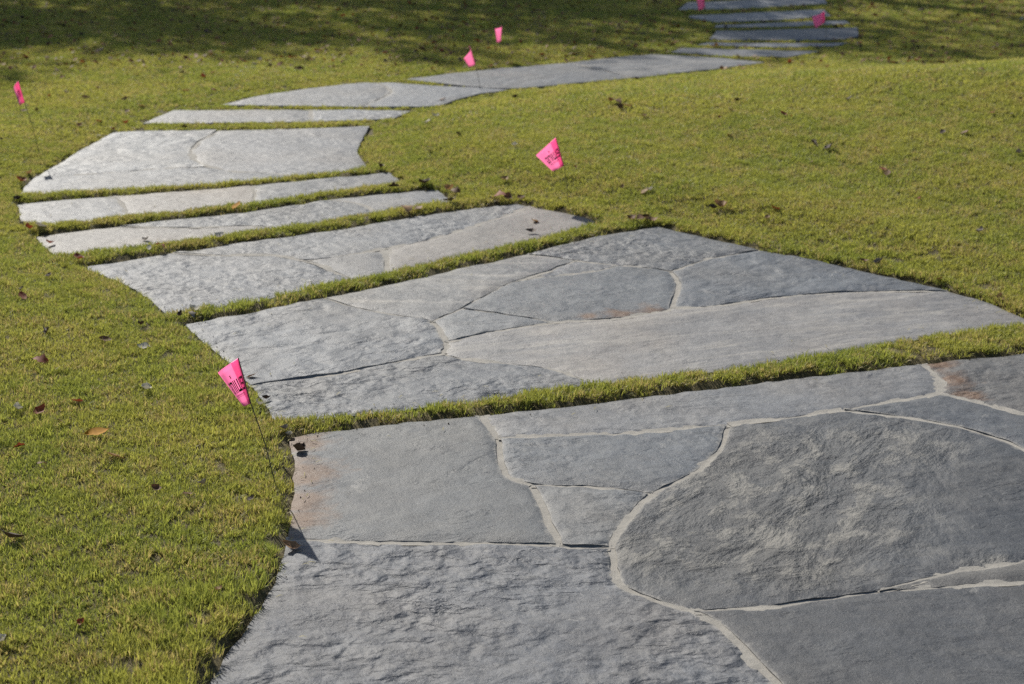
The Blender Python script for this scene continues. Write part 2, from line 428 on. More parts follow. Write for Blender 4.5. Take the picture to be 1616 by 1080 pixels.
# second slab, eight stones
SLABS.append(dict(label='broad second slab with pointed right end and long pale plank stone along its front', step=0.03, res=0.026, edges={
 't1': ([(288, 512), (400, 491), (510, 469)], w_), 't2': ([(510, 469), (620, 447), (720, 424), (831, 400)], w_), 't3': ([(831, 400), (920, 377), (1040, 357)], w_),
 'r1': ([(1040, 357), (1100, 371), (1200, 393)], w_), 'r2': ([(1200, 393), (1300, 412), (1400, 436), (1496, 458)], w_), 'r3': ([(1496, 458), (1560, 475), (1640, 497)], w_),
 'f1': ([(1640, 497), (1560, 506), (1500, 514), (1400, 530), (1300, 547), (1200, 563), (1080, 577), (945, 591)], w_, 'f'),
 'f2': ([(945, 591), (860, 602), (740, 620), (600, 636), (430, 652)], w_, 'f'),
 'l1': ([(430, 652), (412, 630), (395, 607)], w_), 'l2': ([(395, 607), (340, 556), (288, 512)], w_),
 'yu': ([(510, 469), (560, 483), (620, 495), (682, 505)], .006), 'xu': ([(682, 505), (700, 497), (727, 486)], .006),
 'vu': ([(727, 486), (774, 461), (803, 446)], .005), 'wu': ([(803, 446), (871, 424), (908, 410)], .006),
 'vw': ([(803, 446), (841, 439), (934, 428), (975, 418)], .003), 'tu': ([(831, 400), (870, 404), (908, 410)], .006), 'tw': ([(908, 410), (940, 414), (975, 418)], .005),
 'tv': ([(975, 418), (1015, 421), (1058, 427)], .006), 'rt': ([(1058, 427), (1121, 408), (1200, 393)], .004),
 'rv': ([(1058, 427), (1071, 448), (1060, 486)], .011), 'vx': ([(727, 486), (800, 495), (873, 507)], .004),
 'vq': ([(873, 507), (960, 502), (1028, 493), (1060, 486)], .004), 'xq': ([(873, 507), (801, 518), (757, 526), (705, 538)], .004),
 'rq': ([(1060, 486), (1130, 481), (1228, 468), (1334, 460), (1496, 458)], .004), 'xy': ([(682, 505), (693, 518), (705, 538)], .012),
 'yq': ([(705, 538), (703, 547), (699, 556)], .010), 'yz': ([(395, 607), (457, 599), (550, 585), (647, 565), (699, 556)], .003), 'zq': ([(699, 556), (724, 563), (807, 574), (874, 582), (945, 591)], .005)},
 outline=['t1', 't2', 't3', 'r1', 'r2', 'r3', 'f1', 'f2', 'l1', 'l2'],
 stones=[(['t1', 'yu', 'xy', 'yq', '-yz', 'l2'], (0.185, 0.195, 0.205), 1.0, None, {}),
  (['t2', 'tu', '-wu', '-vu', '-xu', '-yu'], (0.200, 0.200, 0.195), .15, None, {'streak': 1}),
  (['t3', 'r1', '-rt', '-tv', '-tw', '-tu'], (0.165, 0.175, 0.185), .75, None, {}),
  (['wu', 'tw', '-vw'], (0.18, 0.19, 0.2), .3, None, {}),
  (['vw', 'tv', 'rv', '-vq', '-vx', 'vu'], (0.150, 0.162, 0.172), .14, None, {'rust': [((1030, 490), .035), ((980, 495), .03), ((930, 499), .02)]}),
  (['rt', 'r2', '-rq', '-rv'], (0.140, 0.153, 0.168), .6, None, {}),
  (['xu', 'vx', 'xq', '-xy'], (0.18, 0.188, 0.192), .2, None, {}),
  (['xq', 'yq', 'zq', '-f1', '-r3', '-rq', '-vq'], PLANK, .08, 'long pale warm grey plank stone', {'streak': 1}),
  (['yz', 'zq', 'f2', 'l1'], (0.185, 0.195, 0.205), .85, None, {})]))
# third slab
SLABS.append(dict(label='third slab from the front, four stones with a tan stone at its right', step=0.035, res=0.035, edges={
 't1': ([(124, 421), (200, 409), (270, 398)], w_), 't2': ([(270, 398), (334, 389), (434, 375), (540, 359), (607, 348), (724, 330), (815, 320)], w_),
 'r1': ([(815, 320), (840, 325)], w_), 'r2': ([(840, 325), (901, 336), (948, 344)], w_),
 'f1': ([(948, 344), (884, 362), (824, 380), (724, 399), (610, 426)], w_, 'f'), 'f2': ([(610, 426), (590, 431), (563, 436)], w_, 'f'), 'f3': ([(563, 436), (473, 451), (400, 469), (260, 488)], w_, 'f'),
 'l': ([(260, 488), (228, 468), (185, 443), (152, 432), (124, 421)], w_),
 'ab': ([(270, 398), (350, 401), (434, 402), (483, 410)], .004), 'ac': ([(483, 410), (513, 420), (563, 436)], .005),
 'bc': ([(483, 410), (525, 405), (567, 399), (609, 390)], .003), 'bd': ([(609, 390), (647, 384), (707, 369), (774, 347), (840, 325)], .005), 'cd': ([(609, 390), (611, 408), (610, 426)], .012)},
 outline=['t1', 't2', 'r1', 'r2', 'f1', 'f2', 'f3', 'l'],
 stones=[(['t1', 'ab', 'ac', 'f3', 'l'], (0.19, 0.2, 0.212), .9, None, {}), (['t2', 'r1', '-bd', '-bc', '-ab'], (0.18, 0.19, 0.2), .75, None, {}),
  (['bc', 'cd', 'f2', '-ac'], (0.2, 0.204, 0.205), .3, None, {}), (['bd', 'r2', 'f1', '-cd'], (0.245, 0.225, 0.2), .06, 'smooth tan grey flagstone', {})]))
# fourth slab (thin)
SLABS.append(dict(label='narrow fourth slab with a long tan stone along its left front', step=0.04, res=0.045, edges={
 't1': ([(53, 372), (134, 362), (190, 356)], w_), 't2': ([(190, 356), (267, 347), (401, 332), (520, 314)], w_), 't3': ([(520, 314), (600, 305), (690, 298)], w_),
 'r': ([(690, 298), (717, 312)], w_), 'f1': ([(717, 312), (660, 320), (590, 332)], w_, 'f'), 'f2': ([(590, 332), (534, 341), (440, 355)], w_, 'f'),
 'f3': ([(440, 355), (284, 377), (134, 394), (84, 396)], w_, 'f'), 'l': ([(84, 396), (53, 372)], w_),
 'ab': ([(190, 356), (294, 358), (400, 355), (440, 355)], .003), 'bc': ([(520, 314), (574, 324), (590, 332)], .004)},
 outline=['t1', 't2', 't3', 'r', 'f1', 'f2', 'f3', 'l'],
 stones=[(['t1', 'ab', 'f3', 'l'], (0.25, 0.235, 0.215), .1, None, {}), (['t2', 'bc', 'f2', '-ab'], (0.185, 0.195, 0.205), .7, None, {}), (['t3', 'r', 'f1', '-bc'], LIGHT, .35, None, {})]))
SLABS.append(dict(label='narrow fifth slab with a buff stone between two grey ones', step=0.04, res=0.05, edges={
 't1': ([(27, 320), (100, 314), (177, 309)], w_), 't2': ([(177, 309), (301, 300), (397, 292)], w_), 't3': ([(397, 292), (534, 279), (614, 272)], w_), 'r': ([(614, 272), (637, 285)], w_),
 'f1': ([(637, 285), (540, 298), (397, 317)], w_, 'f'), 'f2': ([(397, 317), (300, 327), (200, 337)], w_, 'f'), 'f3': ([(200, 337), (134, 344), (32, 350)], w_, 'f'), 'l': ([(32, 350), (27, 320)], w_),
 'ab': ([(177, 309), (195, 320), (200, 337)], .004), 'bc': ([(397, 292), (401, 304), (397, 317)], .008)},
 outline=['t1', 't2', 't3', 'r', 'f1', 'f2', 'f3', 'l'],
 stones=[(['t1', 'ab', 'f3', 'l'], LIGHT, .4, None, {}), (['t2', 'bc', 'f2', '-ab'], (0.255, 0.235, 0.21), .12, None, {}), (['t3', 'r', 'f1', '-bc'], (0.205, 0.213, 0.22), .7, None, {})]))
SLABS.append(dict(label='broad sixth slab in the left bend of the path with a curved joint', step=0.04, res=0.05, edges={
 't1': ([(177, 209), (234, 206), (345, 205)], w_), 't2': ([(345, 205), (468, 202), (584, 197)], w_), 'r': ([(584, 197), (570, 225), (565, 240), (580, 260)], w_),
 'f1': ([(580, 260), (534, 269), (470, 276)], w_, 'f'), 'f2': ([(470, 276), (401, 283), (267, 293), (30, 305)], w_, 'f'),
 'l1': ([(30, 305), (38, 293), (57, 278)], w_), 'l2': ([(57, 278), (110, 246), (154, 221), (177, 209)], w_),
 'ab': ([(345, 205), (318, 220), (302, 235), (310, 253), (327, 262)], .007), 'ac': ([(57, 278), (167, 273), (234, 267), (327, 262)], .003), 'bc': ([(327, 262), (365, 269), (430, 273), (470, 276)], .004)},
 outline=['t1', 't2', 'r', 'f1', 'f2', 'l1', 'l2'],
 stones=[(['t1', 'ab', '-ac', 'l2'], (0.205, 0.215, 0.222), .8, None, {}), (['t2', 'r', 'f1', '-bc', '-ab'], (0.205, 0.21, 0.217), .35, None, {}), (['ac', 'bc', 'f2', 'l1'], (0.215, 0.225, 0.235), .4, None, {})]))
SLABS.append(dict(label='thin seventh slab with a riven right half', step=0.06, res=0.06, edges={
 't1': ([(273, 173), (430, 172), (492, 172)], w_), 't2': ([(492, 172), (584, 172), (649, 174)], w_), 'r': ([(649, 174), (622, 184)], w_),
 'f1': ([(622, 184), (560, 187), (492, 189)], w_, 'f'), 'f2': ([(492, 189), (354, 191), (223, 192)], w_, 'f'), 'l': ([(223, 192), (273, 173)], w_), 'ab': ([(492, 172), (492, 189)], .004)},
 outline=['t1', 't2', 'r', 'f1', 'f2', 'l'],
 stones=[(['t1', 'ab', 'f2', 'l'], LIGHT, .3, None, {}), (['t2', 'r', 'f1', '-ab'], (0.2, 0.21, 0.22), 1.0, None, {})]))
SLABS.append(dict(label='eighth slab tapering to both sides with a pale curved joint', step=0.06, res=0.07, edges={
 't1': ([(346, 163), (415, 149), (488, 139), (557, 130), (595, 130)], w_), 't2': ([(595, 130), (622, 130), (700, 135), (745, 137), (806, 141)], w_),
 'f0': ([(806, 141), (745, 150), (699, 163)], w_), 'f1': ([(699, 163), (661, 166), (569, 166)], w_, 'f'), 'f2': ([(569, 166), (430, 164), (346, 163)], w_, 'f'),
 'ab': ([(595, 130), (617, 142), (603, 154), (569, 166)], .008)},
 outline=['t1', 't2', 'f0', 'f1', 'f2'],
 stones=[(['t1', 'ab', 'f2'], (0.2, 0.207, 0.213), .35, None, {}), (['t2', 'f0', 'f1', '-ab'], (0.17, 0.18, 0.19), .3, None, {})]))
SLABS.append(dict(label='long slender ninth slab sweeping right past the pointed flag', step=0.06, res=0.07, edges={
 't1': ([(640, 123), (748, 111), (897, 98)], w_), 't2': ([(897, 98), (1011, 86), (1060, 86), (1140, 91), (1209, 97)], w_), 'f1': ([(1209, 97), (1095, 111), (996, 121)], w_, 'f'), 'f2': ([(996, 121), (897, 130), (815, 137), (748, 134), (640, 123)], w_, 'f'),
 'ab': ([(897, 98), (950, 110), (996, 121)], .003)},
 outline=['t1', 't2', 'f1', 'f2'],
 stones=[(['t1', 'ab', 'f2'], (0.18, 0.187, 0.193), .3, None, {}), (['t2', 'f1', '-ab'], (0.19, 0.193, 0.195), .3, None, {'streak': 1})]))
far = [
 ('tenth slab, first thin bar of the far ladder of slabs', [(1057, 82), (1076, 75), (1171, 77), (1297, 80)], [(1297, 80), (1244, 89), (1152, 88), (1057, 82)], (0.165, 0.172, 0.18)),
 ('eleventh slab, thinnest bar in the far ladder of slabs', [(1099, 70), (1114, 66), (1229, 67), (1339, 67)], [(1339, 67), (1320, 72), (1229, 74), (1099, 70)], (0.18, 0.187, 0.193)),
 ('twelfth slab, thick dark bar in the far ladder of slabs', [(1118, 62), (1130, 48), (1229, 46), (1354, 43)], [(1354, 43), (1356, 57), (1328, 62), (1229, 63), (1118, 62)], (0.125, 0.132, 0.143)),
 ('thirteenth slab, narrow bar just behind the small far flag', [(1126, 43), (1130, 39), (1229, 35), (1335, 31)], [(1335, 31), (1343, 37), (1229, 42), (1126, 43)], (0.175, 0.182, 0.19)),
 ('fourteenth slab, second from the top edge of the picture', [(1084, 26), (1090, 24), (1190, 19), (1301, 14)], [(1301, 14), (1312, 25), (1229, 31), (1130, 35), (1084, 26)], (0.19, 0.196, 0.203)),
 ('fifteenth slab, farthest one at the top edge beside a flag', [(1069, 15), (1084, 3), (1190, -1), (1301, -4)], [(1301, -4), (1306, 5), (1229, 10), (1152, 14), (1069, 15)], (0.185, 0.19, 0.197))]
for lb, t, f, col in far:
    SLABS.append(dict(label=lb, step=0.08, res=0.1, edges={'t': (t, w_), 'f': (f, w_, '')}, outline=['t', 'f'], stones=[(['t', 'f'], col, .3, None, {})]))

OUT = []
for s in SLABS:
    s['E'] = build_edges(s['edges'], s['step'], 0.006 if s['res'] < 0.06 else 0.003)
    if s is SLABS[0]:      # right-hand rim of the near slab runs through its stones' corners
        s['outline'] = ['t1', 't2', 't3', 'r1', 'r2', 'r3x', 'r4', 'r5', '-b2', '-b1', '-l2', '-l1']
    s['loop'] = loop_from(s['E'], s['outline'])
    OUT.append(s['loop'][0])

# distance-to-slab raster (1 cm cells) used to plant the grass and to level the ground beside the path
GX0, GY0, GS, GW, GH = -3.6, 1.0, 0.01, 720, 1270
mask = np.zeros((GH, GW), bool)
for P in OUT:
    ys = [p.y for p in P]
    for j in range(max(0, int((min(ys) - GY0) / GS)), min(GH - 1, int((max(ys) - GY0) / GS) + 1)):
        y = GY0 + (j + 0.5) * GS; xs = []
        for i in range(len(P)):
            a, b = P[i - 1], P[i]
            if (a.y > y) != (b.y > y): xs.append((b.x - a.x) * (y - a.y) / (b.y - a.y) + a.x)
        xs.sort()
        for k in range(0, len(xs) - 1, 2):
            i0 = max(0, int(math.ceil((xs[k] - GX0) / GS - 0.5))); i1 = min(GW - 1, int((xs[k + 1] - GX0) / GS - 0.5))
            if i1 >= i0: mask[j, i0:i1 + 1] = True
DIST = np.where(mask, 0.0, 9.0)
for it in range(50):
    D = DIST
    for dx, dy, c in ((1, 0, 1), (-1, 0, 1), (0, 1, 1), (0, -1, 1), (1, 1, 1.41), (-1, 1, 1.41), (1, -1, 1.41), (-1, -1, 1.41)):
        sh = np.roll(np.roll(D, dx, 1), dy, 0) + c * GS
        DIST = np.minimum(DIST, sh)
DIST = np.minimum(DIST, 0.5)
def dist_at(x, y):
    i = math.floor((x - GX0) / GS); j = math.floor((y - GY0) / GS)
    if 0 <= i < GW and 0 <= j < GH: return float(DIST[j, i])
    return 0.5
def dist_np(x, y):
    i = np.floor((x - GX0) / GS).astype(int); j = np.floor((y - GY0) / GS).astype(int)
    ok = (i >= 0) & (i < GW) & (j >= 0) & (j < GH)
    return np.where(ok, DIST[np.clip(j, 0, GH - 1), np.clip(i, 0, GW - 1)], 0.5)

SOIL = -0.025          # soil under the rim of a slab; the turf beside it stands a little proud of the stone
TURF = 0.030
def ground_np(x, y):
    d = dist_np(x, y)
    k = np.clip((d - 0.02) / 0.42, 0, 1); k = k * k * (3 - 2 * k)
    m = 0.325 * np.exp(-0.5 * (((x - 3.5) / 2.0) ** 2 + ((y - 7.9) / np.where(y < 7.9, 1.25, 0.85)) ** 2))
    m += 0.10 * np.exp(-0.5 * (((x + 3.6) / 1.3) ** 2 + ((y - 5.2) / 1.6) ** 2))
    m += 0.010 * np.sin(x * 2.3 + 1.0) * np.sin(y * 1.9) + 0.006 * np.sin(x * 5.1 + y * 3.7)
    q = np.clip((d - 0.005) / 0.03, 0, 1)
    far = np.clip((y - 6.0) / 2.5, 0, 1)
    tf = TURF * (1 - 0.55 * far) * (1 + 0.6 * np.exp(-((x + .65) / .45) ** 2 - ((y - 2.45) / .55) ** 2))
    return SOIL + tf * q * q * (3 - 2 * q) + m * k
def ground(x, y):
    q = min(1.0, max(0.0, (dist_at(x, y) - 0.005) / 0.03)); q = q * q * (3 - 2 * q) * (1 - 0.55 * min(1.0, max(0.0, (y - 6.0) / 2.5))) * (1 + 0.6 * math.exp(-((x + .65) / .45) ** 2 - ((y - 2.45) / .55) ** 2))
    k = min(1.0, max(0.0, (dist_at(x, y) - 0.02) / 0.42)); k = k * k * (3 - 2 * k)
    m = 0.325 * math.exp(-0.5 * (((x - 3.5) / 2.0) ** 2 + ((y - 7.9) / (1.25 if y < 7.9 else 0.85)) ** 2))
    m += 0.10 * math.exp(-0.5 * (((x + 3.6) / 1.3) ** 2 + ((y - 5.2) / 1.6) ** 2))
    m += 0.010 * math.sin(x * 2.3 + 1.0) * math.sin(y * 1.9) + 0.006 * math.sin(x * 5.1 + y * 3.7)
    return SOIL + TURF * q + m * k
def on_ground(px, py, dz=0.0):
    d = ray(px, py); t = 1.2
    while t < 40:
        p = Vector((0, 0, CAM_H)) + d * t
        gap = p.z - max(ground(p.x, p.y) + dz, -0.02)
        if gap <= 0.002: break
        t += max(0.004, gap * 0.5)
    return Vector((p.x, p.y, ground(p.x, p.y) + dz))

# ------------------------------------------------------------------ ground sheet
def axis(a, b, step, far):
    c = list(np.arange(a, b + 1e-6, step)); s = step
    lo, hi = [a], [b]
    while hi[-1] < far: s *= 1.35; hi.append(hi[-1] + s); lo.append(lo[-1] - s)
    return np.array(sorted(lo[1:] + c + hi[1:]))
ax = axis(-5.0, 5.0, 0.05, 260); ay = axis(0.4, 14.0, 0.05, 260)
X, Y = np.meshgrid(ax, ay); Z = ground_np(X.ravel(), Y.ravel())
nx = len(ax)
gv = np.stack([X.ravel(), Y.ravel(), Z], 1).tolist()
gf = [(j * nx + i, j * nx + i + 1, (j + 1) * nx + i + 1, (j + 1) * nx + i) for j in range(len(ay) - 1) for i in range(nx - 1)]
go = mesh_obj('ground', gv, gf, M_SOIL, None, True); tag(go, kind='structure')

# ------------------------------------------------------------------ slabs and their stones
rng = np.random.default_rng(3)
def blob_attr(spec):
    pts = [(at(px, py), r) for (px, py), r in spec]
    def f(x, y):
        return min(1.0, sum(math.exp(-0.5 * ((x - p.x) ** 2 + (y - p.y) ** 2) / (r * r) * 1.3) for p, r in pts))
    return f
for si, s in enumerate(SLABS):
    P, O = s['loop']
    cx = sum(p.x for p in P) / len(P); cy = sum(p.y for p in P) / len(P)
    org = Vector((cx, cy, 0))
    root = empty('stone_slab', org)
    tag(root, s['label'], 'stone slab', 'slabs of the winding path', 'thing')
    if len(s['stones']) > 1:
        Pm = inset(P, [0.016] * len(P))
        prism('mortar_bed', Pm, 0.12, lambda x, y, b: -0.016, 0.05, M_MORTAR, root, org, rng)
        rimset = {nm.lstrip('-') for nm in s['outline']} | {'R'}
        for q, (nm, (w, hw)) in enumerate(s['E'].items()):
            if nm in rimset: continue
            hw = hw + 0.011; V, F = [], []
            fine = resample(w, 0.014)
            for i, p in enumerate(fine):
                d = (fine[min(i + 1, len(fine) - 1)] - fine[max(i - 1, 0)]).normalized(); nn = Vector((-d.y, d.x))
                for c in (-1, -.45, 0, .45, 1):
                    pp = p + nn * hw * c
                    sag = noise.noise(Vector((p.x * 6, p.y * 6, 2 + q)))
                    z = -0.0036 + 0.0026 * sag + (0.0008 if hw < .0165 else 0) - 0.0012 * (1 - abs(c)) + 0.0014 * noise.noise(Vector((pp.x * 60, pp.y * 60, 5))) - 0.00015 * (q % 7)
                    V.append((pp.x - org.x, pp.y - org.y, min(z, -0.0006)))
            for i in range(len(fine) - 1):
                for c in range(4): k0 = i * 5 + c; F.append((k0 + 1, k0, k0 + 5, k0 + 6))
            mesh_obj('mortar_joint', V, F, M_MORTAR, root, True)
    for k, (names, col, riv, lab, att) in enumerate(s['stones']):
        Ps, Os = loop_from(s['E'], names)
        Ps = inset(Ps, Os)
        seed = si * 17.3 + k * 5.1; tilt = (random.uniform(-.0015, .0015), random.uniform(-.0015, .0015)); lift = random.uniform(-0.001, 0.0015)
        if len(s['stones']) == 1: lift = 0.0
        amp = 0.0015 + 0.0035 * riv
        def zf(x, y, b, seed=seed, amp=amp, lift=lift, tilt=tilt, cx=cx, cy=cy):
            z = lift + tilt[0] * (x - cx) + tilt[1] * (y - cy)
            z += amp * noise.noise(Vector((x * 6, y * 11, seed))) + amp * 0.6 * noise.noise(Vector((x * 14, y * 26, seed + 9)))
            z = max(z, -0.0015)
            if b: z -= 0.0035 + 0.0025 * noise.noise(Vector((x * 40, y * 40, seed)))
            return z
        attrs = {}
        for nm in ('rust', 'pale'):
            if nm in att: attrs[nm] = blob_attr(att[nm])
        attrs['streak'] = (lambda x, y, v=float(att.get('streak', 0.12)): v)
        if si >= 2: riv *= 0.65
        o = prism('flagstone', Ps, s['res'], zf, 0.05, M_STONE, root, org, rng, attrs, Os)
        v = random.uniform(0.84, 1.14)
        dk = .80 if si == 0 else .77
        o.color = (col[0] * v * dk * .975, col[1] * v * dk * .99, col[2] * v * dk * 1.03, riv)
        if lab: o['label'] = lab

# ------------------------------------------------------------------ lawn: tufts of blades planted by geometry nodes
def lawn(name, pts, scl, rot, tufts, label):
    me = bpy.data.meshes.new(name); me.from_pydata(pts.tolist(), [], []); me.update()
    a = me.attributes.new('tscale', 'FLOAT_VECTOR', 'POINT'); a.data.foreach_set('vector', scl.astype(np.float32).ravel())
    a = me.attributes.new('trot', 'FLOAT_VECTOR', 'POINT'); a.data.foreach_set('vector', rot.astype(np.float32).ravel())
    o = link(bpy.data.objects.new(name, me)); me.materials.append(M_GRASS)
    tag(o, label, 'grass', kind='stuff')
    ng = bpy.data.node_groups.new(name + '_nodes', 'GeometryNodeTree')
    ng.interface.new_socket('Geometry', in_out='INPUT', socket_type='NodeSocketGeometry')
    ng.interface.new_socket('Geometry', in_out='OUTPUT', socket_type='NodeSocketGeometry')
    N = ng.nodes; L = ng.links
    gi = N.new('NodeGroupInput'); gout = N.new('NodeGroupOutput')
    iop = N.new('GeometryNodeInstanceOnPoints'); j = N.new('GeometryNodeJoinGeometry')
    for tf in tufts:
        oi = N.new('GeometryNodeObjectInfo'); oi.inputs['Object'].default_value = tf; oi.inputs['As Instance'].default_value = True
        L.new(oi.outputs['Geometry'], j.inputs[0])
    L.new(gi.outputs[0], iop.inputs['Points']); L.new(j.outputs[0], iop.inputs['Instance'])
    iop.inputs['Pick Instance'].default_value = True
    ri = N.new('FunctionNodeRandomValue'); ri.data_type = 'INT'
    ri.inputs['Min'].default_value = 0; ri.inputs['Max'].default_value = len(tufts) - 1
    for so in ri.inputs:
        if so.name == 'Min' and so.type == 'INT': so.default_value = 0
        if so.name == 'Max' and so.type == 'INT': so.default_value = len(tufts) - 1
    L.new([q for q in ri.outputs if q.type == 'INT'][0], iop.inputs['Instance Index'])
    for nm, sock in (('tscale', 'Scale'), ('trot', 'Rotation')):
        na = N.new('GeometryNodeInputNamedAttribute'); na.data_type = 'FLOAT_VECTOR'; na.inputs['Name'].default_value = nm
        out = [q for q in na.outputs if q.enabled and q.name == 'Attribute'][0]
        L.new(out, iop.inputs[sock])
    L.new(iop.outputs[0], gout.inputs[0])
    md = o.modifiers.new('plant_blades', 'NODES'); md.node_group = ng
    return o

TILE = 0.18
def make_tile(seed, dens, wid, hmin, hmax):
    """a square of turf: blades in small radiating clumps"""
    rd = random.Random(seed); V, F, Cc = [], [], []
    nc = int(dens * TILE * TILE)
    ph = [rd.uniform(0, 6.28) for _ in range(6)]
    for c in range(nc):
        cx, cy = rd.uniform(-TILE / 2, TILE / 2), rd.uniform(-TILE / 2, TILE / 2)
        k = 2 * math.pi / TILE
        hm = 1 + .2 * math.sin(k * cx + ph[0]) * math.sin(k * cy + ph[1]) + .2 * math.sin(2 * k * cx + ph[2]) * math.sin(3 * k * cy + ph[3])
        clump(rd, V, F, Cc, cx, cy, rd.randint(5, 9), hm * rd.uniform(.65, 1.2) * (1.35 if rd.random() < .05 else 1), hmin, hmax, wid)
    return blades('grass_turf', V, F, Cc)
def clump(rd, V, F, Cc, cx, cy, n, hm, hmin, hmax, wid):
    tone = rd.random()
    for i in range(n):
        d = rd.uniform(0, 2 * math.pi); h = rd.uniform(hmin, hmax) * hm
        bx, by = cx + .006 * math.cos(d), cy + .006 * math.sin(d)
        ln = h * rd.uniform(.15, 1.0); h = h * (1 - .35 * (ln / h) ** 2)
        w = wid * rd.choice((.6, .8, 1, 1.1, 1.5)); t = d + rd.uniform(-1.0, 1.0) + math.pi / 2
        tx, ty = math.cos(t) * w / 2, math.sin(t) * w / 2; dx, dy = math.cos(d), math.sin(d)
        b = len(V); rc = min(1, max(0, .55 * tone + .45 * rd.random())); sc = rd.random()
        for f_, wf in ((0, .9), (0.55, .9)):
            ox, oy, oz = dx * ln * f_ ** 1.7, dy * ln * f_ ** 1.7, h * f_ ** .85
            V += [(bx + ox - tx * wf, by + oy - ty * wf, oz), (bx + ox + tx * wf, by + oy + ty * wf, oz)]
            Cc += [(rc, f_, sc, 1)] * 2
        V.append((bx + dx * ln, by + dy * ln, h)); Cc.append((rc, 1, sc, 1))
        F += [(b, b + 1, b + 3, b + 2), (b + 2, b + 3, b + 4)]
def blades(name, V, F, Cc):
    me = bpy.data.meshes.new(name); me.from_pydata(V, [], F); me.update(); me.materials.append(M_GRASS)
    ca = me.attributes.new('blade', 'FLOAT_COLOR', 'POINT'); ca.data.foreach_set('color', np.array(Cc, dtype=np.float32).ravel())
    return bpy.data.objects.new(name, me)
def make_tuft(seed, n, rad, hmin, hmax, wid):
    rd = random.Random(seed); V, F, Cc = [], [], []
    for c in range(n):
        a = rd.uniform(0, 6.283); r = rad * math.sqrt(rd.random())
        clump(rd, V, F, Cc, r * math.cos(a), r * math.sin(a), rd.randint(5, 9), rd.uniform(.8, 1.15), hmin, hmax, wid)
    return blades('grass_tuft', V, F, Cc)
def plant(name, y0, y1, tiles, tufts, tdens, label, label2, hsc=1.0):
    nx = int(14.0 / TILE); tp, ts, tr = [], [], []; ex, ey = [], []
    j0, j1 = int(round(y0 / TILE)), int(round(y1 / TILE))
    for j in range(j0, j1):
        cy = (j + .5) * TILE; wmax = 0.32 * cy + 2.2
        for i in range(-int(wmax / TILE) - 1, int(wmax / TILE) + 1):
            cx = (i + .5) * TILE; h = TILE / 2
            pts = [(cx + a * h, cy + b * h) for a in (-1, -.33, .33, 1) for b in (-1, -.33, .33, 1)]
            ds = [dist_at(*p) for p in pts]
            if min(ds) > 0.05:
                z = ground(cx, cy); e = .06
                rx = math.atan((ground(cx, cy + e) - ground(cx, cy - e)) / (2 * e)); ry = -math.atan((ground(cx + e, cy) - ground(cx - e, cy)) / (2 * e))
                th = rdg.randrange(4) * math.pi / 2; c_, s_ = math.cos(th), math.sin(th)
                tp.append((cx, cy, z - .002)); tr.append((c_ * rx + s_ * ry, -s_ * rx + c_ * ry, th))
                ts.append((1, 1, hsc * rdg.uniform(.95, 1.06)))
            elif max(ds) > 0.02:
                for k in range(int(TILE * TILE * tdens)):
                    ex.append(cx + rdg.uniform(-h, h)); ey.append(cy + rdg.uniform(-h, h))
    lawn(name, np.array(tp), np.array(ts), np.array(tr), tiles, label)
    x, y = np.array(ex), np.array(ey); d = dist_np(x, y)
    k = d > 0.012 + 0.022 * rng.random(len(x)) ** 2
    x, y, d = x[k], y[k], d[k]
    z = ground_np(x, y) - 0.002
    hm = np.array([noise.noise(Vector((a * 5.1, b * 5.1, 0.3))) + 0.7 * noise.noise(Vector((a * 14, b * 14, 5.0))) for a, b in zip(x, y)])
    hs = hsc * (1.0 + 0.20 * hm) * rng.uniform(0.85, 1.12, len(x)) * np.where(d < .05, 1.06, 1.0) * (1 + .35 * np.exp(-((x + .55) / .3) ** 2 - ((y - 2.45) / .55) ** 2))
    sc = np.stack([rng.uniform(.9, 1.1, len(x)), rng.uniform(.9, 1.1, len(x)), hs], 1)
    # blades beside the path lean out over it
    e = 0.02
    gxn = (dist_np(x + e, y) - dist_np(x - e, y)); gyn = (dist_np(x, y + e) - dist_np(x, y - e))
    ln = np.hypot(gxn, gyn) + 1e-6; amt = np.clip(1 - (d - 0.02) / 0.04, 0, 1) * np.where(ln > 1e-4, 1, 0) * 0.22
    rx = gyn / ln * amt + rng.normal(0, .10, len(x)); ry = -gxn / ln * amt + rng.normal(0, .10, len(x))
    rt = np.stack([rx, ry, np.where(amt > 0, rng.uniform(-.5, .5, len(x)), rng.uniform(0, 6.28, len(x)))], 1)
    lawn(name + '_edging', np.stack([x, y, z], 1), sc, rt, tufts, label2)
rdg = random.Random(21)
Y_SPLIT = 42 * TILE
plant('lawn_grass', 1.7, Y_SPLIT, [make_tile(11 + i, 13000, .0020, .010, .021) for i in range(6)], [make_tuft(31 + i, 9, .022, .010, .022, .0019) for i in range(6)], 2000,
      'short yellow-green mown lawn on both sides of the near path', 'fringe of lawn blades along the near slabs and in their gaps')
plant('far_lawn_grass', Y_SPLIT, 18.9, [make_tile(61 + i, 5600, .0030, .012, .024) for i in range(5)], [make_tuft(81 + i, 9, .026, .010, .020, .0026) for i in range(4)], 1100,
      'short mown lawn in the distance with dappled tree shade', 'fringe of lawn blades along the far slabs and in their gaps')

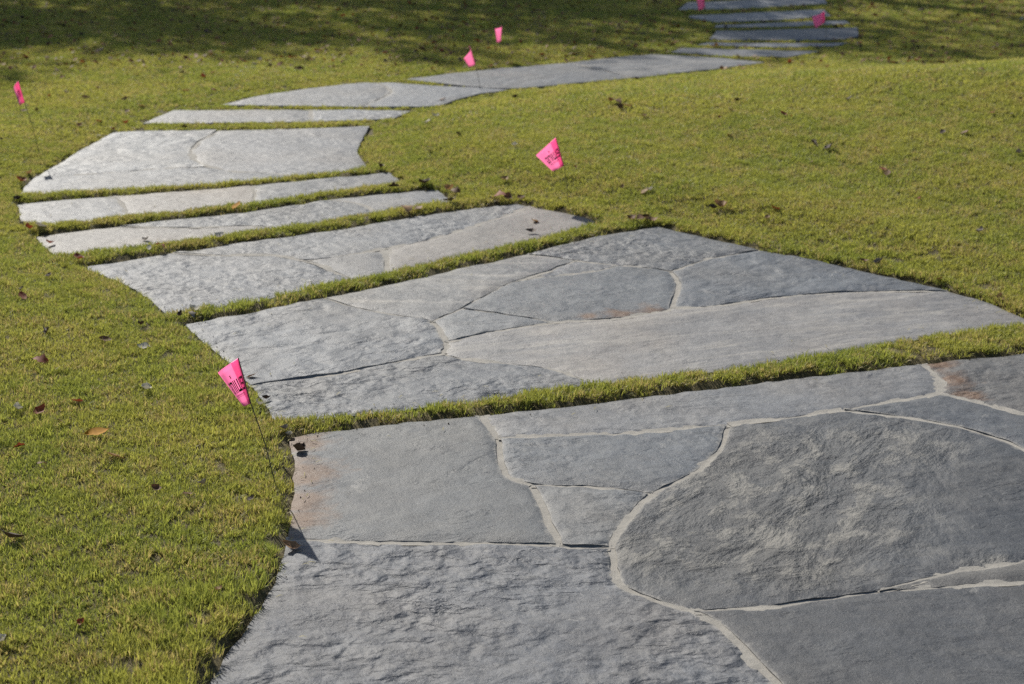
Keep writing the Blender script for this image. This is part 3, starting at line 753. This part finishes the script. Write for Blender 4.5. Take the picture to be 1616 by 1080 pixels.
# ------------------------------------------------------------------ trees beyond the top of the picture; only their shade falls into view
M_BARK = simple_mat('tree_bark', (0.07, 0.055, 0.042), 0.9, 0, 0.4, 12)
M_TLEAF = simple_mat('autumn_foliage', (0.10, 0.085, 0.025), 0.6, 0.35, 0.5, 3)
def tube(V, F, pts, radii, seg=8):
    base = len(V)
    for i, (p, r) in enumerate(zip(pts, radii)):
        d = (pts[min(i + 1, len(pts) - 1)] - pts[max(i - 1, 0)]).normalized()
        u = d.cross(Vector((0.3, 1, 0.2))).normalized(); v = d.cross(u)
        for k in range(seg):
            a = 2 * math.pi * k / seg; V.append(p + (u * math.cos(a) + v * math.sin(a)) * r)
    for i in range(len(pts) - 1):
        for k in range(seg):
            k2 = (k + 1) % seg
            F.append((base + i * seg + k, base + i * seg + k2, base + (i + 1) * seg + k2, base + (i + 1) * seg + k))
def tree(x, y, h, rad, nleaf, seed, label):
    rd = random.Random(seed); z0 = ground(x, y)
    root = empty('tree', (x, y, z0)); tag(root, label, 'tree', 'trees beyond the lawn')
    V, F = [], []
    tp = [Vector((rd.uniform(-.1, .1) * i, rd.uniform(-.1, .1) * i, h * 0.8 * i / 6 - .05)) for i in range(7)]
    tube(V, F, tp, [0.2 * (1 - .12 * i) for i in range(7)], 10)
    mesh_obj('trunk', V, F, M_BARK, root, True)
    V, F = [], []; cl = []
    for i in range(16):
        f = rd.uniform(.42, 1.0); p0 = tp[0].lerp(tp[-1], f); a = i * 2.4 + rd.uniform(-.4, .4); L_ = rad * rd.uniform(.6, 1.05) * (1.15 - .45 * f)
        q = [p0 + Vector((math.cos(a) * L_ * s, math.sin(a) * L_ * s, L_ * .45 * s ** .8 + .1 * rd.uniform(-1, 1))) for s in (0, .35, .7, 1)]
        tube(V, F, q, [.065, .045, .028, .01], 5)
        for s in (.45, .7, .9, 1.0):
            cl.append((p0.lerp(q[-1], s), rad * rd.uniform(.16, .34)))
            p1 = p0.lerp(q[-1], s); e_ = p1 + Vector((rd.uniform(-.7, .7), rd.uniform(-.7, .7), rd.uniform(.1, .7)))
            tube(V, F, [p1, e_], [.02, .006], 4); cl.append((e_, rad * rd.uniform(.10, .22)))
    mesh_obj('limbs', V, F, M_BARK, root, True)
    V, F = [], []
    for i in range(nleaf):
        c, r = rd.choice(cl)
        p = c + Vector((rd.gauss(0, 1), rd.gauss(0, 1), rd.gauss(0, .7))) * r * .6
        u = Vector((rd.gauss(0, 1), rd.gauss(0, 1), rd.gauss(0, 1))).normalized(); w = u.cross(Vector((rd.gauss(0, 1), rd.gauss(0, 1), rd.gauss(0, 1)))).normalized()
        a, b2 = rd.uniform(.05, .09), rd.uniform(.03, .055); k = len(V)
        V += [p - u * a, p + w * b2, p + u * a, p - w * b2]; F.append((k, k + 1, k + 2, k + 3))
    mesh_obj('crown', V, F, M_TLEAF, root)
for (x, y, h, r, n), lab in zip([(-8.9, 19.3, 9, 2.3, 6500), (-6.3, 19.9, 9, 2.3, 6500), (-11.4, 20.4, 10, 2.5, 7000), (-4.2, 22.2, 10, 2.4, 5500), (-2.6, 19.2, 9, 2.2, 2500), (-0.4, 19.2, 9.5, 2.3, 3800)],
        ['autumn tree behind the lawn shading its far left', 'autumn tree behind the lawn shading the middle of its left half', 'tall autumn tree farthest left behind the lawn',
         'tall autumn tree behind the lawn left of the far slabs', 'thin autumn tree behind the lawn near the far slabs', 'thin autumn tree behind the lawn at the right']):
    tree(x, y, h, r, n, int(h * 10 + x * 7), lab)

# ------------------------------------------------------------------ marking flags
def flag_mat():
    t = NT('pink_film'); b = t.n('ShaderNodeBsdfPrincipled'); b.inputs['Base Color'].default_value = (1.0, 0.22, 0.38, 1)
    b.inputs['Roughness'].default_value = 0.38
    tr = t.n('ShaderNodeBsdfTranslucent'); tr.inputs[0].default_value = (1.0, 0.45, 0.66, 1)
    mx = t.n('ShaderNodeMixShader'); mx.inputs[0].default_value = 0.9
    t.l(b.outputs[0], mx.inputs[1]); t.l(tr.outputs[0], mx.inputs[2]); t.l(mx.outputs[0], t.out.inputs[0]); return t.m
M_FLAG = flag_mat()
M_INK = simple_mat('printing_ink', (0.02, 0.012, 0.016), 0.6)
M_WIRE = simple_mat('steel_wire', (0.085, 0.075, 0.055), 0.5)
GLY = {  # strokes on a 4 x 6 grid: x0, y0, x1, y1
 'e': [(0, 0, 1, 6), (1, 0, 4, 1.1), (1, 4.9, 4, 6), (3, 3.4, 4, 4.9), (1, 2.4, 4, 3.4)],
 'w': [(0, 0, 1, 6), (1, 0, 5, 1.1), (2.5, 1.1, 3.5, 6), (5, 0, 6, 6)],
 'i': [(0, 0, 1, 6), (0, 7.2, 1, 8.8)],
 'n': [(0, 0, 1, 6), (1, 4.9, 4, 6), (3, 0, 4, 4.9)],
 'g': [(0, 0, 1, 6), (1, 4.9, 4, 6), (3, 4.0, 4, 4.9), (1, 0, 4, 1.1), (3, 1.1, 4, 3.1), (2, 2.2, 3, 3.1)]}
def make_flag(label, corners, base, text, bend=0.012, fold=0.0):
    """corners: (px, py, toward-camera shift in m) for hoist top, hoist bottom, fly bottom, fly top; base: where the wire enters the turf"""
    g = on_ground(base[0], base[1], 0.015)
    dep = g.y
    def p3(px, py, near):
        d = ray(px, py); t = (dep - near) / d.y
        return Vector((0, 0, CAM_H)) + d * t
    HT, HB, FB, FT = (p3(*c) for c in corners)
    root = empty('marker_flag', g); tag(root, label, 'flag', 'pink marking flags along the path')
    axisv = (HT - HB).normalized(); nrm = (FT - HT).cross(HB - HT).normalized()
    if nrm.y > 0: nrm = -nrm
    def S(u, v, lift=0.0):
        p = (HB.lerp(HT, v)).lerp(FB.lerp(FT, v), u)
        p = p + nrm * (bend * math.sin(u * math.pi * 1.15) * (0.6 + 0.8 * v) - fold * max(0, 1 - abs(u - .28) / .28) + lift)
        return p - g
    # film with a little thickness
    nu, nv = 14, 8; V, F = [], []
    for s in (0.0004, -0.0004):
        for i in range(nu + 1):
            for j in range(nv + 1): V.append(S(i / nu, j / nv, s))
    off = (nu + 1) * (nv + 1); id_ = lambda s, i, j: s * off + i * (nv + 1) + j
    for i in range(nu):
        for j in range(nv):
            F.append((id_(0, i, j), id_(0, i + 1, j), id_(0, i + 1, j + 1), id_(0, i, j + 1)))
            F.append((id_(1, i, j), id_(1, i, j + 1), id_(1, i + 1, j + 1), id_(1, i + 1, j)))
    rim = [(i, 0) for i in range(nu)] + [(nu, j) for j in range(nv)] + [(i, nv) for i in range(nu, 0, -1)] + [(0, j) for j in range(nv, 0, -1)]
    for a, b in zip(rim, rim[1:] + rim[:1]): F.append((id_(0, *a), id_(1, *a), id_(1, *b), id_(0, *b)))
    fl = mesh_obj('film', V, F, M_FLAG, root, True)
    V, F = [], []          # film doubled back over the wire
    for i in range(4):
        for j in range(nv + 1): V.append(S(0.26 * i / 3, j / nv, 0.0016 if i < 3 else 0.0008))
    for i in range(3):
        for j in range(nv): F.append((i * (nv + 1) + j, (i + 1) * (nv + 1) + j, (i + 1) * (nv + 1) + j + 1, i * (nv + 1) + j + 1))
    mesh_obj('sleeve', V, F, M_FLAG, fl, True)
    # wire from the top of the hoist down into the turf, a little bowed
    V, F = [], []; low = Vector((0, 0, -0.06)); hb = HB - g; ht = HT - g
    pts = [low + Vector((0.006, 0, 0)), Vector((0, 0, 0)), hb * .5 + Vector((0.004, 0, 0)), hb, ht]
    tube(V, F, pts, [0.0013] * 5, 6); mesh_obj('wire', V, F, M_WIRE, root, True)
    if text:
        V, F = [], []
        def strip(u0, v0, u1, v1):
            n = max(1, int(abs(u1 - u0) / .04)); b0 = len(V)
            for k in range(n + 1):
                uu = u0 + (u1 - u0) * k / n
                V.append(S(uu, v0, 0.0011)); V.append(S(uu, v1, 0.0011))
            for k in range(n): F.append((b0 + 2 * k, b0 + 2 * k + 2, b0 + 2 * k + 3, b0 + 2 * k + 1))
        # seen from the back of the film: the word runs from the hoist toward the fly
        u = text[0]; cw = text[1]; ch = text[2]; v0 = text[3]
        for chn in 'ewing':
            wd = {'w': 6, 'i': 1}.get(chn, 4)
            for x0, y0, x1, y1 in GLY[chn]: strip(u + x0 * cw, v0 + y0 * ch, u + x1 * cw, v0 + y1 * ch)
            u += (wd + .9) * cw
        uu = text[0] + cw * 4
        while uu < u - cw * 2:
            strip(uu, v0 - ch * 2.3, uu + cw * .45, v0 - ch * 0.9); strip(uu, v0 - ch * 1.2, uu + cw * 1.1, v0 - ch * 0.9); uu += cw * 1.5
        mesh_obj('lettering', V, F, M_INK, fl)
    return root
make_flag('large pink flag with black lettering at the left edge of the nearest slab', [(376, 565, 0), (396, 637, 0), (383, 642, -.05), (341, 590, -.04)], (433, 757), (0.04, 0.033, 0.050, 0.34), 0.010, 0.006)
make_flag('pink flag with black lettering on the right lawn beside the third slab', [(877, 217, 0), (890, 262, 0), (872, 271, -.04), (845, 246, -.03)], (896, 317), (0.04, 0.033, 0.050, 0.36), 0.010, 0.006)
make_flag('small folded pink flag at the far left on the lawn', [(29, 128, 0), (39, 162, 0), (30, 169, .09), (26, 150, .08)], (63, 246), (0.10, 0.036, 0.050, 0.36), 0.012)
make_flag('pink pointed flag standing at the ninth slab in the middle distance', [(740, 72, 0), (750, 103, 0), (741, 106, .09), (734, 92, .08)], (758, 142), None, 0.014)
make_flag('narrow upright pink flag on the shaded lawn, top middle', [(790, 41, 0), (790, 64, 0), (785, 68, .10), (783, 46, .10)], (788, 92), None, 0.012)
make_flag('pink flag tilted over the far ladder of slabs', [(1301, 18, 0), (1302, 35, 0), (1287, 45, .03), (1282, 27, .03)], (1304, 62), None, 0.008)
make_flag('pink flag cut by the top edge beside the farthest slab', [(1111, -8, 0), (1112, 12, 0), (1103, 17, .05), (1100, -3, .05)], (1112, 38), None, 0.008)

# ------------------------------------------------------------------ fallen leaves
LM = {'brown': simple_mat('leaf_brown', (0.15, 0.07, 0.03), .7, .25, .5), 'dark': simple_mat('leaf_dark', (0.06, 0.037, 0.024), .75, .1, .5),
      'red': simple_mat('leaf_russet', (0.23, 0.055, 0.022), .7, .3, .4), 'yellow': simple_mat('leaf_yellow', (0.44, 0.20, 0.004), .85, .1, .4),
      'pale': simple_mat('leaf_bleached', (0.50, 0.46, 0.38), .8, .2, .3), 'tan': simple_mat('leaf_tan', (0.30, 0.17, 0.075), .7, .3, .4),
      'grey': simple_mat('leaf_grey', (0.20, 0.17, 0.14), .8, .1, .5)}
def leaf_mesh(seed, curl, fold, lobe):
    rd = random.Random(seed); V, F = [], []; n = 6
    prof = [0.05, .55, .95, 1.0, .72, .38, .03]
    V2 = []
    for i in range(n + 1):
        s = i / n; y = s - .5; w = prof[i] * .33 * (1 + (lobe if i % 2 else -lobe))
        a = curl * (s - .45)
        yy = math.sin(a) / curl if abs(curl) > .05 else y; zz = (1 - math.cos(a)) / curl if abs(curl) > .05 else 0
        for sgn in (-1, 0, 1):
            cf = fold * (1 + .4 * math.sin(s * 3 + seed))
            V.append((sgn * w * math.cos(cf) + rd.uniform(-.02, .02), yy, zz + abs(sgn) * w * math.sin(cf) + rd.uniform(-.03, .03)))
    for i in range(n):
        for j in (0, 1):
            a = i * 3 + j; F.append((a, a + 1, a + 4, a + 3))
    b = len(V)   # stalk
    V += [(-.012, -.5, V[1][2]), (.012, -.5, V[1][2]), (.01, -.72, V[1][2] + .08)]; V[b] = (-.012, V[1][1], V[1][2]); V[b + 1] = (.012, V[1][1], V[1][2]); V[b + 2] = (.0, V[1][1] - .22, V[1][2] + .06)
    F.append((b, b + 1, b + 2))
    me = bpy.data.meshes.new('dead_leaf'); me.from_pydata(V, [], F); me.update()
    zmin = min(v.co.z for v in me.vertices)
    for v in me.vertices: v.co.z -= zmin
    me.polygons.foreach_set('use_smooth', [True] * len(me.polygons)); me.materials.append(LM['brown'])
    return me
LEAF = [leaf_mesh(1, .7, .25, .0), leaf_mesh(2, 1.8, .5, .12), leaf_mesh(3, 3.4, .7, .05), leaf_mesh(4, -1.2, .35, .28), leaf_mesh(5, 2.4, 1.0, .0), leaf_mesh(6, .3, .9, .3)]
rdl = random.Random(5)
def leaf(px, py, size, colour, label, group=None, var=None, tilt=0.5, world=None):
    p = world or on_ground(px, py, 0.0)
    d = dist_at(p.x, p.y)
    z = 0.004 if d <= 0.02 else ground(p.x, p.y) + 0.013
    o = bpy.data.objects.new('dead_leaf', LEAF[var if var is not None else rdl.randrange(6)])
    o.material_slots  # slots come from the shared mesh
    link(o); o.material_slots[0].link = 'OBJECT'; o.material_slots[0].material = LM[colour]
    o.location = (p.x, p.y, z); o.scale = (size, size, size)
    o.rotation_euler = (rdl.uniform(-tilt, tilt), rdl.uniform(-tilt, tilt), rdl.uniform(0, 6.28))
    return tag(o, label, 'leaf', group)
near_leaves = [
 (152, 691, .06, 'yellow', 'yellow-orange leaf lying on the left lawn', 0), (63, 657, .045, 'red', 'russet leaf standing up left of the yellow leaf', 1), (121, 640, .05, 'red', 'flat reddish leaf above the yellow leaf', 0),
 (28, 653, .04, 'pale', 'pale curled leaf near the left edge beside the russet leaf', 2), (231, 621, .045, 'pale', 'crumpled whitish grey leaf on the left lawn', 2), (228, 553, .04, 'pale', 'small white leaf scrap left of the second slab', 0),
 (166, 542, .04, 'brown', 'brown leaf left of the white scrap', 0), (223, 519, .035, 'dark', 'dark leaf left of the second slab corner', 2), (75, 530, .05, 'dark', 'dark flattened leaf near the left edge, beside two brown ones', 5),
 (66, 578, .05, 'red', 'reddish brown leaf near the left edge below the dark flat leaf', 3), (181, 727, .05, 'tan', 'pale brown leaf below the yellow leaf', 0), (322, 772, .035, 'grey', 'grey-brown pebble-like leaf left of the nearest slab', 4),
 (247, 779, .03, 'brown', 'small brown leaf just left of the grey-brown one', 1), (17, 857, .06, 'dark', 'dark brown upright leaf at the lower left edge', 1), (5, 1020, .035, 'pale', 'pinkish pale leaf at the bottom left corner', 2),
 (36, 473, .045, 'red', 'reddish leaf on the lawn left of the third slab', 0), (35, 462, .03, 'dark', 'dark leaf directly above the reddish leaf left of the third slab', 2), (78, 441, .035, 'dark', 'small dark leaf left of the third slab corner', 1),
 (460, 881, .05, 'tan', 'tan leaf overhanging the left edge of the nearest slab', 1), (470, 726, .055, 'dark', 'curled black leaf on the rusty edge of the nearest slab', 2), (478, 722, .035, 'dark', 'small black curl beside the larger black leaf', 4),
 (457, 700, .03, 'pale', 'pale crumpled leaf at the top left corner of the nearest slab', 2), (452, 686, .035, 'grey', 'grey leaf tucked in the corner of the nearest slab', 4), (398, 606, .035, 'brown', 'brown leaf just right of the large pink flag', 0),
 (410, 646, .035, 'pale', 'pale leaf at the lower left corner of the second slab', 2), (420, 643, .03, 'dark', 'dark leaf at the lower left corner of the second slab', 4),
 (305, 495, .05, 'pale', 'white leaf on the grass strip at the left of the second slab', 2), (287, 504, .04, 'dark', 'dark curled leaf at the upper left corner of the second slab', 4), (302, 503, .035, 'grey', 'grey leaf below the white one at the second slab', 3),
 (373, 331, .055, 'yellow', 'orange leaf on the strip behind the fourth slab', 0), (346, 380, .06, 'pale', 'pale leaf on the strip behind the third slab', 2), (232, 388, .04, 'grey', 'grey leaf on the strip left of the pale leaf', 1), (253, 397, .045, 'red', 'russet leaf at the back edge of the third slab', 3), (236, 396, .03, 'pale', 'small pale scrap beside the russet leaf at the third slab', 0),
 (124, 415, .06, 'red', 'red-brown leaf at the left tip of the third slab', 1), (80, 394, .045, 'red', 'red-brown leaf at the left tip of the fourth slab', 1), (64, 362, .07, 'pale', 'whitish leaf at the left end of the fourth slab', 0), (46, 366, .05, 'red', 'dark red leaf beside the whitish leaf at the fourth slab', 2), (37, 360, .045, 'grey', 'grey leaf left of the dark red one at the fourth slab', 4),
 (33, 290, .07, 'red', 'deep red leaf at the left tip of the sixth slab', 1), (47, 278, .05, 'tan', 'tan leaf just above the deep red leaf', 2), (28, 325, .05, 'dark', 'dark leaf at the left end of the fifth slab', 4), (177, 208, .06, 'brown', 'brown leaf at the back left corner of the sixth slab', 3), (156, 218, .035, 'pale', 'white scrap on the back left edge of the sixth slab', 0),
 (125, 203, .06, 'tan', 'orange-tan leaf on the lawn above the sixth slab', 2), (60, 178, .06, 'dark', 'dark leaf right of the small left flag', 4), (3, 226, .05, 'dark', 'dark leaf at the left edge below the small flag', 4),
 (1012, 352, .065, 'brown', 'big brown leaf on the back corner of the second slab', 3), (1026, 354, .055, 'tan', 'tan leaf beside the big brown one at the second slab', 1), (998, 351, .06, 'brown', 'brown leaf left of the big one at the second slab', 2), (1020, 349, .05, 'dark', 'dark leaf behind the big brown one at the second slab', 4),
 (1138, 331, .08, 'tan', 'curled tan leaf on the right lawn above the second slab', 2), (1125, 334, .05, 'dark', 'dark leaf touching the curled tan leaf', 4), (1223, 334, .06, 'red', 'flat reddish leaf right of the curled tan leaf', 0), (1211, 349, .035, 'brown', 'small brown leaf below the flat reddish leaf', 1),
 (1386, 421, .05, 'grey', 'grey-brown leaf on the right edge of the second slab', 4), (1362, 418, .035, 'brown', 'brown leaf left of the grey-brown one on the second slab edge', 1), (1546, 371, .045, 'grey', 'grey leaf on the right lawn near the picture edge', 2), (1577, 480, .045, 'tan', 'tan leaf at the right tip of the second slab', 1), (1482, 446, .035, 'brown', 'brown leaf at the edge of the second slab near its right tip', 0),
 (843, 358, .05, 'yellow', 'pale yellow leaf lying on the tan stone of the third slab', 0), (838, 376, .05, 'dark', 'dark leaf on the strip below the pale yellow leaf', 1), (711, 322, .065, 'dark', 'dark upright leaf behind the third slab', 1), (671, 294, .08, 'dark', 'big dark leaf at the back of the fourth slab', 1), (710, 304, .065, 'tan', 'orange-brown leaf at the right end of the fourth slab', 2), (720, 308, .05, 'brown', 'brown leaf just right of the orange-brown leaf', 3), (622, 299, .05, 'dark', 'dark leaf on the strip behind the fourth slab', 5),
 (642, 337, .07, 'tan', 'tan leaf on the strip behind the third slab', 3), (661, 334, .055, 'brown', 'brown leaf right of the tan one on the strip', 0), (788, 317, .075, 'red', 'russet leaf at the back right corner of the third slab', 3), (800, 317, .06, 'brown', 'brown leaf beside the russet one at the third slab', 1), (822, 319, .05, 'brown', 'lone brown leaf on the turf edge right of the third slab', 1), (600, 270, .07, 'dark', 'dark leaf at the right end of the fifth slab', 4),
 (796, 288, .05, 'tan', 'tan leaf on the right lawn left of the lettered flag', 1), (1018, 307, .05, 'tan', 'tan leaf on the right lawn right of the lettered flag', 0), (1026, 305, .04, 'pale', 'pale leaf on the right lawn right of the lettered flag', 2),
 (970, 167, .13, 'brown', 'large brown leaf clump on the right lawn', 3), (978, 176, .09, 'dark', 'dark leaf just below the large brown clump', 4), (990, 171, .08, 'tan', 'tan leaf right of the large brown clump', 0), (1284, 231, .07, 'dark', 'dark flat leaf in the middle of the right lawn', 5), (1309, 238, .08, 'dark', 'dark upright leaf in the middle of the right lawn', 1), (1150, 218, .06, 'brown', 'brown leaf on the right lawn left of the two dark ones', 0),
 (1236, 185, .055, 'red', 'orange-red leaf on the upper right lawn', 1), (1152, 177, .05, 'brown', 'brown leaf on the upper right lawn left of the orange-red one', 0), (1164, 163, .055, 'dark', 'dark leaf on the upper right lawn', 4), (1340, 161, .06, 'grey', 'grey leaf on the upper right lawn near the crest', 1), (1522, 214, .07, 'brown', 'long brown leaf at the right of the lawn', 0), (1488, 214, .055, 'dark', 'dark leaf left of the long brown leaf', 1), (1608, 247, .06, 'grey', 'grey and white leaf at the right picture edge', 2), (1393, 272, .05, 'red', 'russet leaf low on the right lawn', 0), (1400, 278, .045, 'brown', 'brown leaf touching the russet leaf low on the right lawn', 0),
 (686, 188, .07, 'pale', 'white leaf on the right lawn beside the seventh slab', 2), (676, 195, .05, 'pale', 'small white scrap left of the white leaf', 0), (723, 217, .05, 'dark', 'dark leaf below the white leaf on the right lawn', 4), (678, 241, .045, 'grey', 'grey leaf on the lawn right of the sixth slab', 0), (812, 234, .05, 'pale', 'pale leaf left of the lettered flag', 2), (813, 158, .06, 'dark', 'dark leaf in front of the ninth slab', 4), (698, 164, .06, 'brown', 'brown leaf on the front edge of the eighth slab', 0), (1005, 129, .06, 'dark', 'dark leaf on the crest in front of the ninth slab', 4), (1017, 187, .05, 'brown', 'brown leaf right of the large brown clump', 1)]
for px, py, sz, colr, lab, var in near_leaves:
    leaf(px, py, sz * (.8 if py < 260 else 1), colr, lab, None, var, 0.45)
# the many small ones that cannot be told apart
n = 0; tries = 0
CN = {'brown': 'brown', 'dark': 'blackish', 'red': 'russet', 'tan': 'tan', 'pale': 'bleached'}
while n < 128 and tries < 5000:
    tries += 1
    py = 118 * rdl.random() ** 1.35 - 4; px = rdl.uniform(-40, 1660)
    if py > 60 and px > 800: continue
    p = on_ground(px, py, 0)
    if dist_at(p.x, p.y) < 0.03 or p.y > 17: continue
    cl = rdl.choices(['brown', 'dark', 'red', 'tan', 'pale'], [.3, .42, .15, .1, .03])[0]
    side = 'left' if px < 540 else ('middle' if px < 1060 else 'right')
    leaf(px, py, rdl.uniform(.03, .065), cl, 'small %s dead leaf on the dappled far lawn, top %s of the picture' % (CN[cl], side), '%s leaves on the far lawn, %s' % (CN[cl], side), None, .6, p); n += 1
zones = [((0, 118, 340, 205), 18, 'small dead leaf on the lawn left of the eighth slab', 'leaves on the upper left lawn'), ((820, 62, 1616, 118), 22, 'small dead leaf in the shade behind the crest of the right lawn', 'leaves behind the crest'),
         ((900, 140, 1616, 330), 12, 'tiny dead leaf on the sunny right lawn', 'tiny leaves on the right lawn'), ((0, 600, 440, 1000), 7, 'tiny leaf crumb in the grass at the lower left', 'leaf crumbs on the left lawn')]
for (x0, y0, x1, y1), cnt, lab, grp in zones:
    k = 0
    while k < cnt:
        px, py = rdl.uniform(x0, x1), rdl.uniform(y0, y1); p = on_ground(px, py, 0)
        if dist_at(p.x, p.y) < 0.04: continue
        cl = rdl.choice(['brown', 'dark', 'red', 'tan'])
        leaf(px, py, rdl.uniform(.02, .03) if 'tiny' in lab else rdl.uniform(.035, .06), cl, lab.replace(' ', ' %s ' % CN[cl], 1), CN[cl] + ' ' + grp, None, .5, p); k += 1

# fine brown litter on the far lawn that nobody could count
V, F = [], []; rl = random.Random(77); MI = []
while len(F) < 5200:
    py = -14 + 125 * rl.random() ** 1.9; px = rl.uniform(-60, 1680)
    if rl.random() > 0.35 + 0.65 * max(0, noise.noise(Vector((px * .006, py * .03, 4))) + .35): continue
    d = ray(px, py); tt = (0.0 - CAM_H) / d.z; x, y = d.x * tt, d.y * tt
    if y > 16 or dist_at(x, y) < .03: continue
    c = Vector((x, y, ground(x, y) + rl.uniform(.012, .022))); a = rl.uniform(0, 6.28); sz = rl.uniform(.009, .024)
    u = Vector((math.cos(a), math.sin(a), rl.uniform(-.5, .7))) * sz; w = Vector((-math.sin(a), math.cos(a), rl.uniform(-.5, .7))) * sz * .6
    k = len(V); V += [c - u, c + w, c + u * .9, c - w]; F.append((k, k + 1, k + 2, k + 3)); MI.append(rl.choice((0, 0, 0, 1, 1, 2, 3, 3)))
lo = mesh_obj('leaf_litter', V, F, LM['brown']); tag(lo, 'fine brown leaf litter strewn over the far lawn', 'leaf litter', kind='stuff')
for nm in ('red', 'dark', 'tan'): lo.data.materials.append(LM[nm])
lo.data.polygons.foreach_set('material_index', MI)

# soil crumbs and grass clippings swept to the rims of the slabs
M_CRUMB = simple_mat('soil_crumbs', (0.075, 0.055, 0.035), .95, 0, .5, 200)
M_CLIP = simple_mat('dry_clippings', (0.36, 0.31, 0.13), .8, .2, .4, 90)
V, F, V2, F2 = [], [], [], []; rc = random.Random(9)
for P in OUT[:6]:
    n_ = len(P)
    cxy = sum(P, Vector((0, 0))) / n_
    for i in range(n_):
        a_, b_ = P[i - 1], P[i]; L_ = (b_ - a_).length
        nn = Vector((-(b_ - a_).y, (b_ - a_).x)).normalized()
        for q in range(int(L_ * 18) + (rc.random() < (L_ * 18) % 1)):
            if noise.noise(Vector((a_.x * 3, a_.y * 3, 8))) < -0.05 and rc.random() < .8: continue
            p = a_.lerp(b_, rc.random()) + nn * abs(rc.gauss(0, .022))
            if p.y > 6.5 or not inside(P, p.x, p.y): continue
            r_ = rc.uniform(.0010, .0026); k = len(V); z = .002
            V += [(p.x + r_, p.y, z), (p.x, p.y + r_ * rc.uniform(.7, 1.2), z), (p.x - r_ * rc.uniform(.7, 1.2), p.y, z), (p.x, p.y - r_, z), (p.x, p.y, z + r_), (p.x, p.y, z - r_)]
            F += [(k, k + 1, k + 4), (k + 1, k + 2, k + 4), (k + 2, k + 3, k + 4), (k + 3, k, k + 4), (k + 1, k, k + 5), (k + 2, k + 1, k + 5), (k + 3, k + 2, k + 5), (k, k + 3, k + 5)]
        if rc.random() < L_ * 9:
            p = a_.lerp(b_, rc.random()) + nn * abs(rc.gauss(0, .07))
            if p.y < 6.5 and inside(P, p.x, p.y):
                a = rc.uniform(0, 6.28); l_ = rc.uniform(.006, .013); d = Vector((math.cos(a), math.sin(a))); e = Vector((-d.y, d.x)) * .0009; k = len(V2); z = .0045
                V2 += [(p.x - d.x * l_ - e.x, p.y - d.y * l_ - e.y, z), (p.x - d.x * l_ + e.x, p.y - d.y * l_ + e.y, z), (p.x + e.x * 1.3, p.y + e.y * 1.3, z + .0025), (p.x - e.x * 1.3, p.y - e.y * 1.3, z + .0025), (p.x + d.x * l_, p.y + d.y * l_, z)]
                F2 += [(k, k + 1, k + 2, k + 3), (k + 3, k + 2, k + 4)]
tag(mesh_obj('soil_crumbs', V, F, M_CRUMB), 'dark soil crumbs along the rims of the near slabs', 'soil crumbs', kind='stuff')
tag(mesh_obj('grass_clippings', V2, F2, M_CLIP), 'dry grass clippings lying near the rims of the slabs', 'clippings', kind='stuff')
